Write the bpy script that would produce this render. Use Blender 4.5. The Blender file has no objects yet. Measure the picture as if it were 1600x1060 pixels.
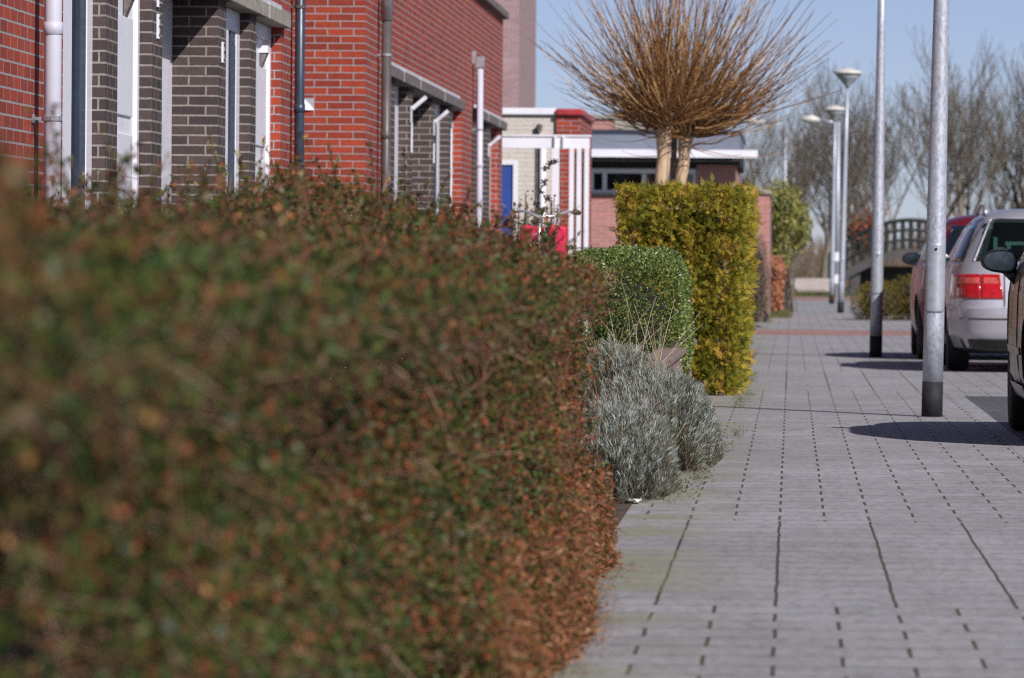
import bpy, bmesh, math, random
import numpy as np
from mathutils import Vector, Matrix

random.seed(7)
rng = np.random.default_rng(11)
R = math.radians
SC = bpy.context.scene
COL = SC.collection

# ------------------------------------------------------------------ camera, world, sun
CAM_H = 0.95
cam = bpy.data.cameras.new('camera')
camo = bpy.data.objects.new('camera', cam); COL.objects.link(camo)
cam.sensor_width = 36; cam.lens = 189.0
cam.clip_start = 0.1; cam.clip_end = 3000
yaw, pit, rol = math.atan(436.1/8400), math.atan(118.5/8400), 0.008
fw = Vector((-math.sin(yaw)*math.cos(pit), math.cos(yaw)*math.cos(pit), -math.sin(pit)))
r0 = fw.cross(Vector((0, 0, 1))).normalized(); u0 = r0.cross(fw)
rr_ = r0*math.cos(rol) + u0*math.sin(rol); uu_ = u0*math.cos(rol) - r0*math.sin(rol)
camo.matrix_world = Matrix(((rr_.x, uu_.x, -fw.x, 0), (rr_.y, uu_.y, -fw.y, 0), (rr_.z, uu_.z, -fw.z, CAM_H), (0, 0, 0, 1)))
cam.dof.use_dof = True; cam.dof.focus_distance = 26.0; cam.dof.aperture_fstop = 8.6
SC.camera = camo

SUN = Vector((1.0, -1.4, 1.2)).normalized()
w = bpy.data.worlds.new('World'); SC.world = w; w.use_nodes = True
nt = w.node_tree; nt.nodes.clear()
sky = nt.nodes.new('ShaderNodeTexSky'); sky.sky_type = 'NISHITA'; sky.sun_disc = False
sky.sun_elevation = math.asin(SUN.z); sky.sun_rotation = math.atan2(SUN.x, SUN.y)
sky.air_density = 0.5; sky.dust_density = 0.3; sky.ozone_density = 5.0
bg = nt.nodes.new('ShaderNodeBackground'); bg.inputs[1].default_value = 0.084
wo = nt.nodes.new('ShaderNodeOutputWorld')
skm = nt.nodes.new('ShaderNodeMix'); skm.data_type = 'RGBA'; skm.blend_type = 'MULTIPLY'; skm.inputs[0].default_value = 1
skm.inputs[7].default_value = (1.30, 1.02, 0.97, 1)      # the camera's slightly violet white balance
nt.links.new(sky.outputs[0], skm.inputs[6]); nt.links.new(skm.outputs[2], bg.inputs[0]); nt.links.new(bg.outputs[0], wo.inputs[0])
sl = bpy.data.lights.new('sun', 'SUN'); sl.energy = 5.0; sl.angle = R(0.53); sl.color = (1.0, 0.93, 0.90)
so = bpy.data.objects.new('sun', sl); COL.objects.link(so)
so.rotation_euler = SUN.to_track_quat('Z', 'Y').to_euler()
SC.view_settings.view_transform = 'Standard'; SC.view_settings.look = 'None'
SC.view_settings.exposure = 0.1; SC.view_settings.gamma = 1.0
SC.render.engine = 'CYCLES'
SC.cycles.use_denoising = False
SC.cycles.filter_width = 1.15
SC.cycles.sample_clamp_direct = 25; SC.cycles.sample_clamp_indirect = 5
SC.cycles.max_bounces = 8; SC.cycles.transparent_max_bounces = 8

# ------------------------------------------------------------------ materials
def newmat(name):
    m = bpy.data.materials.new(name); m.use_nodes = True
    n = m.node_tree.nodes; return m, m.node_tree, n['Principled BSDF']
def N(nt_, t, **kw):
    n = nt_.nodes.new(t)
    for k, v in kw.items(): setattr(n, k, v)
    return n
def ramp(nt_, src, stops):
    r = nt_.nodes.new('ShaderNodeValToRGB'); e = r.color_ramp.elements
    while len(e) > 1: e.remove(e[-1])
    e[0].position = stops[0][0]; e[0].color = (*stops[0][1], 1)
    for p, c in stops[1:]:
        k = e.new(p); k.color = (*c, 1)
    nt_.links.new(src, r.inputs[0]); return r.outputs[0]
def mathn(nt_, op, a, b=None):
    n = nt_.nodes.new('ShaderNodeMath'); n.operation = op
    for i, v in enumerate((a, b)):
        if v is None: continue
        if isinstance(v, (int, float)): n.inputs[i].default_value = v
        else: nt_.links.new(v, n.inputs[i])
    return n.outputs[0]
def mix(nt_, mode, f, a, b):
    n = nt_.nodes.new('ShaderNodeMix'); n.data_type = 'RGBA'; n.blend_type = mode
    for k, v in ((0, f), (6, a), (7, b)):
        if isinstance(v, (int, float)): n.inputs[k].default_value = v
        elif isinstance(v, tuple): n.inputs[k].default_value = (*v, 1)
        else: nt_.links.new(v, n.inputs[k])
    return n.outputs[2]
def coords(nt_): return nt_.nodes.new('ShaderNodeTexCoord').outputs['Object']
def noise(nt_, vec, scale, detail=4, rough=0.55):
    n = nt_.nodes.new('ShaderNodeTexNoise'); n.inputs['Scale'].default_value = scale
    n.inputs['Detail'].default_value = detail; n.inputs['Roughness'].default_value = rough
    if vec is not None: nt_.links.new(vec, n.inputs['Vector'])
    return n.outputs[0]
def bump(nt_, bs, h, strength, dist):
    b = nt_.nodes.new('ShaderNodeBump'); b.inputs['Strength'].default_value = strength
    b.inputs['Distance'].default_value = dist
    nt_.links.new(h, b.inputs['Height']); nt_.links.new(b.outputs[0], bs.inputs['Normal'])
def scaled(nt_, vec, s):
    m = nt_.nodes.new('ShaderNodeVectorMath'); m.operation = 'MULTIPLY'; m.inputs[1].default_value = s
    nt_.links.new(vec, m.inputs[0]); return m.outputs[0]

def plain(name, col, rough=0.6, metal=0.0, var=0.12, scale=8, bmp=0.0, spec=0.5, coat=0.0, stretch=None):
    m, t, b = newmat(name)
    co = coords(t)
    if stretch: co = scaled(t, co, stretch)
    nz = noise(t, co, scale, 6, 0.6)
    lo = tuple(max(0, c*(1-var*1.6)) for c in col); hi = tuple(min(1, c*(1+var)) for c in col)
    t.links.new(ramp(t, nz, [(0.3, lo), (0.7, hi)]), b.inputs['Base Color'])
    rn = mathn(t, 'ADD', mathn(t, 'MULTIPLY', noise(t, co, scale*3), 0.2), rough-0.1)
    t.links.new(rn, b.inputs['Roughness'])
    b.inputs['Metallic'].default_value = metal; b.inputs['Specular IOR Level'].default_value = spec
    b.inputs['Coat Weight'].default_value = coat; b.inputs['Coat Roughness'].default_value = 0.05
    if bmp: bump(t, b, noise(t, co, scale*4, 6), bmp, 0.01)
    return m

def brickmat(name, c1, c2, mortar, bw=0.22, rh=0.0622, ms=0.0055, white=0.04):
    m, t, b = newmat(name)
    co = coords(t); sp = N(t, 'ShaderNodeSeparateXYZ'); t.links.new(co, sp.inputs[0])
    cb = N(t, 'ShaderNodeCombineXYZ')
    wob = noise(t, co, 6, 2)
    u = mathn(t, 'ADD', sp.outputs[0], sp.outputs[1])
    t.links.new(mathn(t, 'ADD', u, mathn(t, 'MULTIPLY', wob, 0.012)), cb.inputs[0])
    t.links.new(mathn(t, 'ADD', sp.outputs[2], mathn(t, 'MULTIPLY', noise(t, co, 14, 2), 0.005)), cb.inputs[1])
    br = N(t, 'ShaderNodeTexBrick'); br.offset = 0.5
    br.inputs['Scale'].default_value = 1; br.inputs['Brick Width'].default_value = bw
    br.inputs['Row Height'].default_value = rh; br.inputs['Mortar Size'].default_value = ms
    br.inputs['Mortar Smooth'].default_value = 0.15; br.inputs['Bias'].default_value = 0
    br.inputs['Color1'].default_value = (*c1, 1); br.inputs['Color2'].default_value = (*c2, 1)
    br.inputs['Mortar'].default_value = (*mortar, 1)
    t.links.new(cb.outputs[0], br.inputs['Vector'])
    n1 = noise(t, co, 45, 5, 0.7); n2 = noise(t, co, 1.6, 4)
    c = mix(t, 'MULTIPLY', 0.75, br.outputs[0], ramp(t, n1, [(0.3, (0.6, 0.6, 0.6)), (0.7, (1.15, 1.15, 1.15))]))
    eff = ramp(t, n2, [(0.55, (0, 0, 0)), (0.8, (white*1.3,)*3)])
    c = mix(t, 'MIX', eff, c, (0.45, 0.38, 0.38))
    t.links.new(c, b.inputs['Base Color']); b.inputs['Roughness'].default_value = 0.85
    h = mathn(t, 'SUBTRACT', mathn(t, 'MULTIPLY', n1, 0.35), br.outputs[1])
    bump(t, b, h, 0.7, 0.006)
    return m

def pavemat(name, offset, bw=0.336, rh=0.319, base=(0.290, 0.291, 0.306), ms=0.0056, joint=(0.070, 0.060, 0.036), moss=True, var=0.075):
    m, t, b = newmat(name)
    co = coords(t)
    n0 = noise(t, co, 3, 2)
    wob = N(t, 'ShaderNodeVectorMath', operation='ADD')
    sc = N(t, 'ShaderNodeTexNoise'); sc.inputs['Scale'].default_value = 2.2; t.links.new(co, sc.inputs[0])
    s2 = N(t, 'ShaderNodeVectorMath', operation='MULTIPLY'); t.links.new(sc.outputs[1], s2.inputs[0]); s2.inputs[1].default_value = (0.014, 0.024, 0)
    shf = N(t, 'ShaderNodeVectorMath', operation='ADD'); shf.inputs[1].default_value = (0.030, 0.0, 0); t.links.new(co, shf.inputs[0])
    t.links.new(shf.outputs[0], wob.inputs[0]); t.links.new(s2.outputs[0], wob.inputs[1])
    br = N(t, 'ShaderNodeTexBrick'); br.offset = offset
    br.inputs['Scale'].default_value = 1; br.inputs['Brick Width'].default_value = bw
    br.inputs['Row Height'].default_value = rh; br.inputs['Mortar Size'].default_value = ms
    br.inputs['Mortar Smooth'].default_value = 0.1
    br.inputs['Color1'].default_value = (*[c*(1-var) for c in base], 1); br.inputs['Color2'].default_value = (*[c*(1+var) for c in base], 1)
    br.inputs['Mortar'].default_value = (*joint, 1)
    t.links.new(wob.outputs[0], br.inputs['Vector'])
    fine = noise(t, scaled(t, co, (1, 0.3, 1)), 170, 3, 0.8); mid = noise(t, scaled(t, co, (1, 0.2, 1)), 7, 6, 0.65); big = noise(t, scaled(t, co, (1, 0.35, 1)), 0.9, 4)
    c = mix(t, 'MULTIPLY', 1.0, br.outputs[0], ramp(t, fine, [(0.3, (0.84, 0.84, 0.84)), (0.7, (1.13, 1.13, 1.13))]))
    c = mix(t, 'MULTIPLY', 0.9, c, ramp(t, mid, [(0.3, (0.86, 0.86, 0.85)), (0.65, (1.08, 1.08, 1.08))]))
    c = mix(t, 'MULTIPLY', 0.9, c, ramp(t, big, [(0.35, (0.88, 0.87, 0.85)), (0.65, (1.08, 1.08, 1.09))]))
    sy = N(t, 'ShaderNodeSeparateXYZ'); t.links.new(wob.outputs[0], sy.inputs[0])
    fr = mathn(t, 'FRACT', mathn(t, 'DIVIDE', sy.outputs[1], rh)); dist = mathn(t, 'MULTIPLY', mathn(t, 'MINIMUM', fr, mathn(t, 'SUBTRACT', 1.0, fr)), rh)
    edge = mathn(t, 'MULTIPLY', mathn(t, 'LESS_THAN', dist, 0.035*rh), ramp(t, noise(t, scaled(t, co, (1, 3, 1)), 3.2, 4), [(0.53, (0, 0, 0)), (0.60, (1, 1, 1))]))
    c = mix(t, 'MIX', mathn(t, 'MULTIPLY', edge, 0.5), c, (0.085, 0.075, 0.062))      # chipped cross joints, the shade of their depth painted in as dark bands
    blot = noise(t, scaled(t, co, (1, 0.22, 1)), 26, 4, 0.7); c = mix(t, 'MULTIPLY', 0.9, c, ramp(t, blot, [(0.32, (0.74, 0.73, 0.72)), (0.5, (1, 1, 1)), (0.72, (1.16, 1.15, 1.13))]))
    sand = mathn(t, 'MULTIPLY', noise(t, co, 60, 3), noise(t, co, 2.5, 3))
    c = mix(t, 'MIX', ramp(t, sand, [(0.33, (0, 0, 0)), (0.42, (0.25,)*3)]), c, (0.42, 0.40, 0.36))
    if moss:
        sp = N(t, 'ShaderNodeSeparateXYZ'); t.links.new(co, sp.inputs[0])
        near = ramp(t, mathn(t, 'MULTIPLY', sp.outputs[0], -1.0), [(0.12, (0, 0, 0)), (0.45, (0.6,)*3)])
        mm = mix(t, 'MULTIPLY', 1.0, near, ramp(t, noise(t, co, 1.3, 4), [(0.40, (0, 0, 0)), (0.58, (1, 1, 1))]))
        c = mix(t, 'MIX', mm, c, (0.21, 0.215, 0.11))
    t.links.new(c, b.inputs['Base Color']); b.inputs['Roughness'].default_value = 0.8
    h = mathn(t, 'SUBTRACT', mathn(t, 'MULTIPLY', fine, 0.25), br.outputs[1])
    bump(t, b, h, 0.6, 0.004)
    return m

def tintmat(name, stops, rough=0.55, spec=0.4, trans=0.0, nscale=0):
    """leaf or twig colour picked per leaf from a palette"""
    m, t, b = newmat(name)
    a = N(t, 'ShaderNodeAttribute', attribute_name='tint')
    c = ramp(t, a.outputs['Fac'], stops)
    t.links.new(c, b.inputs['Base Color'])
    b.inputs['Roughness'].default_value = rough; b.inputs['Specular IOR Level'].default_value = spec
    if trans:
        tr = N(t, 'ShaderNodeBsdfTranslucent'); t.links.new(c, tr.inputs[0])
        mx = N(t, 'ShaderNodeMixShader'); mx.inputs[0].default_value = trans
        t.links.new(b.outputs[0], mx.inputs[1]); t.links.new(tr.outputs[0], mx.inputs[2])
        t.links.new(mx.outputs[0], t.nodes['Material Output'].inputs[0])
    return m

M = {}
M['red_brick'] = brickmat('red brick', (0.36, 0.046, 0.016), (0.21, 0.026, 0.012), (0.30, 0.285, 0.29))
M['brown_brick'] = brickmat('dark brown brick', (0.072, 0.050, 0.046), (0.038, 0.027, 0.027), (0.24, 0.22, 0.195), ms=0.0062, white=0.06)
M['pale_brick'] = brickmat('pale pink brick', (0.36, 0.235, 0.24), (0.29, 0.175, 0.18), (0.43, 0.39, 0.41), ms=0.005, white=0.3)
M['pink_brick'] = brickmat('weathered pink brick', (0.46, 0.20, 0.17), (0.36, 0.15, 0.13), (0.42, 0.38, 0.38), ms=0.005, white=0.3)
M['cream_brick'] = brickmat('cream painted brick', (0.60, 0.57, 0.52), (0.55, 0.52, 0.47), (0.46, 0.42, 0.38), ms=0.004, white=0.0)
M['white'] = plain('white paint', (0.72, 0.73, 0.79), 0.35, var=0.04, scale=3)
M['white_plastic'] = plain('white plastic pipe', (0.48, 0.50, 0.59), 0.45, var=0.05, scale=4)
M['navy'] = plain('dark blue paint', (0.030, 0.045, 0.075), 0.35, var=0.2, scale=6)
M['grey_pipe'] = plain('dark grey plastic', (0.085, 0.075, 0.075), 0.45, var=0.15, scale=5)
M['zinc'] = plain('zinc', (0.42, 0.42, 0.45), 0.4, 0.6, var=0.15, scale=12)
M['concrete'] = plain('grey concrete', (0.30, 0.28, 0.24), 0.85, var=0.25, scale=14, bmp=0.3)
M['conc_dark'] = plain('weathered concrete', (0.15, 0.13, 0.125), 0.85, var=0.3, scale=14, bmp=0.3)
M['lead'] = plain('pale lead strip', (0.52, 0.53, 0.58), 0.5, var=0.12, scale=10)
M['blue_door'] = plain('blue door paint', (0.028, 0.070, 0.29), 0.4, var=0.08, scale=3)
M['red_cap'] = plain('red coping', (0.36, 0.035, 0.04), 0.4, var=0.1, scale=4)
M['grey_blue'] = plain('blue grey cladding', (0.15, 0.17, 0.22), 0.5, var=0.08, scale=2)
M['dark'] = plain('dark void', (0.012, 0.012, 0.013), 0.7, var=0.2)
M['black_paint'] = plain('black base paint', (0.012, 0.012, 0.016), 0.75, var=0.3, scale=9)
M['rubber'] = plain('tyre rubber', (0.018, 0.018, 0.019), 0.8, var=0.3, scale=20)
M['black_plastic'] = plain('black plastic', (0.015, 0.015, 0.016), 0.35, var=0.2, scale=20)
M['soil'] = plain('garden soil', (0.07, 0.05, 0.035), 0.95, var=0.4, scale=12, bmp=0.6)
M['grassland'] = plain('grassland', (0.075, 0.10, 0.035), 0.95, var=0.4, scale=2, bmp=0.5)
M['wood'] = plain('grey weathered wood', (0.42, 0.38, 0.35), 0.8, var=0.25, scale=6, stretch=(1, 1, 12))
M['bridge_green'] = plain('green railing paint', (0.015, 0.022, 0.021), 0.45, var=0.2, scale=5)
M['bridge_conc'] = plain('bridge concrete', (0.075, 0.072, 0.075), 0.85, var=0.2, scale=3)
M['chrome'] = plain('chrome', (0.78, 0.78, 0.80), 0.28, 0.7, var=0.05, scale=5)
M['pink_bag'] = plain('crimson fabric', (0.62, 0.012, 0.065), 0.6, var=0.15, scale=12)
M['grip'] = plain('brown grip', (0.10, 0.045, 0.035), 0.7, var=0.2)
M['paper'] = plain('white paper', (0.75, 0.74, 0.72), 0.8, var=0.1, scale=30)
M['lamp_top'] = plain('cream lamp cover', (0.62, 0.60, 0.55), 0.4, var=0.06, scale=6)
M['lamp_glass'] = plain('frosted lamp glass', (0.36, 0.39, 0.42), 0.25, var=0.1, scale=6)
M['silver'] = plain('silver car paint', (0.47, 0.47, 0.51), 0.38, 0.5, var=0.03, scale=2, coat=0.35)
M['maroon'] = plain('dark red car paint', (0.16, 0.008, 0.016), 0.3, 0.2, var=0.05, scale=2, coat=0.25, spec=0.3)
M['graphite'] = plain('dark grey brown car paint', (0.040, 0.037, 0.034), 0.32, 0.35, var=0.05, scale=2, coat=0.25, spec=0.3)
M['tail_red'] = plain('tail light red', (0.42, 0.006, 0.006), 0.12, var=0.25, scale=18, coat=1.0)
M['tail_mid'] = plain('tail light pale red', (0.50, 0.085, 0.065), 0.12, var=0.2, scale=30, coat=1.0)
M['yellow'] = plain('yellow plate', (0.65, 0.42, 0.03), 0.4)
M['amber'] = plain('amber lens', (0.6, 0.5, 0.06), 0.2)
M['interior'] = plain('car interior', (0.03, 0.035, 0.035), 0.8)
M['white_green'] = plain('pale green white plastic', (0.62, 0.82, 0.74), 0.5, var=0.04)

def glassmat():
    m, t, b = newmat('window glass')
    b.inputs['Base Color'].default_value = (0.012, 0.014, 0.018, 1); b.inputs['Roughness'].default_value = 0.02
    b.inputs['Specular IOR Level'].default_value = 0.9
    co = coords(t); bump(t, b, noise(t, co, 1.5, 2), 0.05, 0.01)
    return m
M['glass'] = glassmat()
def tinted():
    m, t, b = newmat('tinted see through glass')
    b.inputs['Base Color'].default_value = (0.01, 0.012, 0.014, 1); b.inputs['Roughness'].default_value = 0.02
    tr = N(t, 'ShaderNodeBsdfTransparent'); tr.inputs[0].default_value = (0.62, 0.74, 0.70, 1)
    mx = N(t, 'ShaderNodeMixShader'); mx.inputs[0].default_value = 0.28
    t.links.new(tr.outputs[0], mx.inputs[1]); t.links.new(b.outputs[0], mx.inputs[2])
    t.links.new(mx.outputs[0], t.nodes['Material Output'].inputs[0])
    return m
M['tinted'] = tinted()
def mirrormat():
    m, t, b = newmat('mirror glass')
    b.inputs['Metallic'].default_value = 1; b.inputs['Base Color'].default_value = (0.10, 0.125, 0.145, 1)
    t.links.new(ramp(t, noise(t, coords(t), 30, 5), [(0.3, (0.05,)*3), (0.75, (0.22,)*3)]), b.inputs['Roughness'])
    return m
M['mirror'] = mirrormat()
def galv():
    m, t, b = newmat('galvanised steel')
    co = coords(t)
    v = N(t, 'ShaderNodeTexVoronoi'); v.inputs['Scale'].default_value = 75; t.links.new(scaled(t, co, (1, 1, 0.6)), v.inputs['Vector'])
    n1 = noise(t, scaled(t, co, (1, 1, 0.5)), 40, 5, 0.7)
    c = mix(t, 'MIX', 0.45, ramp(t, v.outputs['Color'], [(0.1, (0.30, 0.33, 0.38)), (0.85, (0.52, 0.56, 0.63))]), ramp(t, n1, [(0.35, (0.30, 0.33, 0.38)), (0.68, (0.62, 0.66, 0.74))]))
    t.links.new(c, b.inputs['Base Color']); b.inputs['Metallic'].default_value = 0.45
    t.links.new(ramp(t, n1, [(0.3, (0.38,)*3), (0.7, (0.62,)*3)]), b.inputs['Roughness'])
    return m
M['galv'] = galv()
def barkmat(name, a, c, s=(1, 1, 0.25), sc=30):
    m, t, b = newmat(name); co = scaled(t, coords(t), s)
    n1 = noise(t, co, sc, 6, 0.7)
    t.links.new(ramp(t, n1, [(0.3, a), (0.7, c)]), b.inputs['Base Color']); b.inputs['Roughness'].default_value = 0.9
    bump(t, b, n1, 0.6, 0.01); return m
M['willow_bark'] = barkmat('willow bark', (0.36, 0.25, 0.15), (0.60, 0.46, 0.31))
M['tree_bark'] = barkmat('grey green bark', (0.13, 0.11, 0.08), (0.26, 0.23, 0.16), sc=3)

# ------------------------------------------------------------------ geometry helpers
class MB:
    def __init__(s): s.v = []; s.f = []; s.m = []
    def add(s, vs, fs, mi=0):
        o = len(s.v); s.v += [tuple(p) for p in vs]
        for f in fs: s.f.append(tuple(i+o for i in f)); s.m.append(mi)
        return s
    def box(s, x0, x1, y0, y1, z0, z1, mi=0):
        vs = [(x0, y0, z0), (x1, y0, z0), (x1, y1, z0), (x0, y1, z0), (x0, y0, z1), (x1, y0, z1), (x1, y1, z1), (x0, y1, z1)]
        return s.add(vs, [(0, 3, 2, 1), (4, 5, 6, 7), (0, 1, 5, 4), (1, 2, 6, 5), (2, 3, 7, 6), (3, 0, 4, 7)], mi)
    def tube(s, pts, rad, sides=10, cap=True, mi=0):
        pts = [Vector(p) for p in pts]; n = len(pts)
        if isinstance(rad, (int, float)): rad = [rad]*n
        vs = []; up = None
        for i, p in enumerate(pts):
            d = (pts[min(i+1, n-1)] - pts[max(i-1, 0)])
            d = d.normalized() if d.length > 1e-9 else Vector((0, 0, 1))
            if up is None: up = Vector((1, 0, 0)) if abs(d.x) < 0.9 else Vector((0, 1, 0))
            a = (up - d*up.dot(d)).normalized(); b = d.cross(a); up = a
            for k in range(sides):
                t = 2*math.pi*k/sides; vs.append(p + (a*math.cos(t)+b*math.sin(t))*rad[i])
        fs = [(i*sides+k, i*sides+(k+1) % sides, (i+1)*sides+(k+1) % sides, (i+1)*sides+k) for i in range(n-1) for k in range(sides)]
        if cap: fs += [tuple(range(sides))[::-1], tuple((n-1)*sides+k for k in range(sides))]
        return s.add(vs, fs, mi)
    def lathe(s, prof, sides=24, axis='z', c=(0, 0, 0), mi=0):
        vs = []
        for r_, h in prof:
            for k in range(sides):
                t = 2*math.pi*k/sides; a, b = r_*math.cos(t), r_*math.sin(t)
                vs.append((c[0]+a, c[1]+b, c[2]+h) if axis == 'z' else (c[0]+h, c[1]+a, c[2]+b))
        n = len(prof)
        fs = [(i*sides+k, i*sides+(k+1) % sides, (i+1)*sides+(k+1) % sides, (i+1)*sides+k) for i in range(n-1) for k in range(sides)]
        fs += [tuple(range(sides))[::-1], tuple((n-1)*sides+k for k in range(sides))]
        return s.add(vs, fs, mi)
    def build(s, name, mat, parent=None, smooth=False, bevel=0.0):
        me = bpy.data.meshes.new(name)
        o = bpy.data.objects.new(name, me); COL.objects.link(o)
        off = OFF.get(parent.name, Vector()) if parent else Vector()
        me.from_pydata([(p[0]-off.x, p[1]-off.y, p[2]-off.z) for p in s.v], [], s.f)
        for mm in (mat if isinstance(mat, (list, tuple)) else [mat]): me.materials.append(mm)
        me.polygons.foreach_set('material_index', s.m)
        bm = bmesh.new(); bm.from_mesh(me); bmesh.ops.recalc_face_normals(bm, faces=bm.faces); bm.to_mesh(me); bm.free()
        if smooth: me.polygons.foreach_set('use_smooth', [True]*len(me.polygons))
        me.update()
        if parent: o.parent = parent; OFF[o.name] = off
        if bevel:
            b = o.modifiers.new('bevel', 'BEVEL'); b.width = bevel; b.segments = 2; b.limit_method = 'ANGLE'
        return o
OFF = {}
def tag(o, label=None, cat=None, group=None, kind=None):
    for k, v in (('label', label), ('category', cat), ('group', group), ('kind', kind)):
        if v: o[k] = v
    return o
def thing(name, loc, label, cat, group=None, rz=0, kind=None):
    o = bpy.data.objects.new(name, None); COL.objects.link(o); o.location = loc; o.rotation_euler.z = rz
    OFF[o.name] = Vector(loc); o.empty_display_size = 0.2
    return tag(o, label, cat, group, kind)
def copy_tree(o, parent=None):
    c = o.copy(); COL.objects.link(c); OFF[c.name] = Vector()
    if parent: c.parent = parent
    for ch in o.children: copy_tree(ch, c)
    return c
def npmesh(name, V, F, mat, parent=None, tint=None, smooth=False):
    """fast mesh of quads (n,4) from numpy arrays"""
    off = OFF.get(parent.name, Vector()) if parent else Vector()
    V = (np.asarray(V, dtype=np.float64) - np.array(off)).astype(np.float32)
    me = bpy.data.meshes.new(name); k = F.shape[1]
    me.vertices.add(len(V)); me.vertices.foreach_set('co', V.ravel())
    me.loops.add(F.size); me.loops.foreach_set('vertex_index', F.ravel().astype(np.int32))
    me.polygons.add(len(F)); me.polygons.foreach_set('loop_start', np.arange(0, F.size, k, dtype=np.int32))
    me.update(calc_edges=True)
    if tint is not None:
        a = me.attributes.new('tint', 'FLOAT', 'FACE'); a.data.foreach_set('value', np.clip(tint, 0, 1).astype(np.float32))
    if smooth: me.polygons.foreach_set('use_smooth', np.ones(len(F), dtype=bool))
    me.materials.append(mat)
    o = bpy.data.objects.new(name, me); COL.objects.link(o)
    if parent: o.parent = parent; OFF[o.name] = off
    return o
def unit(a): return a/np.maximum(np.linalg.norm(a, axis=1, keepdims=True), 1e-9)
def rnd_dirs(n): return unit(rng.normal(size=(n, 3)))
def leaf_arrays(P, D, Nn, L, W, fold=0.15):
    D = unit(D); S = unit(np.cross(D, Nn)); Nn = np.cross(S, D)
    L = np.asarray(L)[:, None]; W = np.asarray(W)[:, None]
    V = np.stack([P, P+D*L*0.45+S*W*0.5+Nn*W*fold, P+D*L, P+D*L*0.45-S*W*0.5+Nn*W*fold], axis=1).reshape(-1, 3)
    return V, np.arange(len(V)).reshape(-1, 4)
def leaves(name, P, D, Nn, L, W, tint, mat, parent):
    V, F = leaf_arrays(P, D, Nn, L, W); return npmesh(name, V, F, mat, parent, tint)
def tubes_arrays(paths, radii, sides=3):
    """paths (n,k,3), radii (n,k): many thin tapered tubes at once"""
    n, k, _ = paths.shape
    d = np.gradient(paths, axis=1); d = d/np.maximum(np.linalg.norm(d, axis=2, keepdims=True), 1e-9)
    ref = np.where(np.abs(d[..., 2:3]) < 0.9, np.array([0, 0, 1.0]), np.array([1.0, 0, 0]))
    a = np.cross(d, ref); a /= np.maximum(np.linalg.norm(a, axis=2, keepdims=True), 1e-9); b = np.cross(d, a)
    t = np.arange(sides)*2*np.pi/sides
    V = paths[:, :, None, :] + radii[:, :, None, None]*(a[:, :, None, :]*np.cos(t)[None, None, :, None] + b[:, :, None, :]*np.sin(t)[None, None, :, None])
    idx = np.arange(n*k*sides).reshape(n, k, sides)
    q = np.stack([idx[:, :-1, :], np.roll(idx, -1, axis=2)[:, :-1, :], np.roll(idx, -1, axis=2)[:, 1:, :], idx[:, 1:, :]], axis=-1)
    return V.reshape(-1, 3), q.reshape(-1, 4), (k-1)*sides
def lump(x, y, z=0, s=1.0, seed=0.0):
    """cheap smooth 3-D noise from summed sines, about -1..1"""
    return (np.sin(x*3.1*s+seed)+np.sin(y*2.7*s+seed*2.1+x*1.3*s)+np.sin(z*3.7*s+seed*0.7+y*1.9*s)+0.6*np.sin(x*7.3*s-y*6.1*s+seed)+0.6*np.sin(z*8.1*s+x*5.3*s+seed*1.7))/4.2

# ------------------------------------------------------------------ ground
def sheet(name, x0, x1, y0, y1, z, mat):
    m = MB(); m.add([(x0, y0, z), (x1, y0, z), (x1, y1, z), (x0, y1, z)], [(0, 1, 2, 3)])
    return tag(m.build(name, mat), kind='structure')
sheet('ground', -900, 900, -300, 2500, -0.012, M['grassland'])
sheet('garden_soil', -9, -0.95, -5, 68, -0.006, M['soil'])
sheet('garden_soil', -0.96, -0.62, 17.6, 39, 0.004, M['soil'])
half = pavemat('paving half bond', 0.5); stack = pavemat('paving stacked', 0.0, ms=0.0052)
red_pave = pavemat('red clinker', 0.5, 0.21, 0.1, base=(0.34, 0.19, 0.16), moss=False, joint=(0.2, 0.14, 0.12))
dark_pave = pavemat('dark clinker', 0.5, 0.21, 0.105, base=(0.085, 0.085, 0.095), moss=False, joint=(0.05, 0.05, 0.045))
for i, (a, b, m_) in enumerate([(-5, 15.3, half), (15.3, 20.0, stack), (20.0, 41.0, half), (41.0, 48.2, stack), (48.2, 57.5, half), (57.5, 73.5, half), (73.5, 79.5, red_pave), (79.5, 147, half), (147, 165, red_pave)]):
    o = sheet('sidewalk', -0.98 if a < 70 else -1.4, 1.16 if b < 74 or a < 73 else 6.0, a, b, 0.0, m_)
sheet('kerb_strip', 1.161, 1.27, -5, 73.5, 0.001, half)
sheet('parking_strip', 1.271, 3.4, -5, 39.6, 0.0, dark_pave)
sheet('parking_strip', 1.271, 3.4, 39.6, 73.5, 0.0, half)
sheet('road', 3.4, 8.5, -60, 147, 0.0, plain('road clinker', (0.13, 0.12, 0.125), 0.85, var=0.2, scale=9, bmp=0.3))

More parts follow.
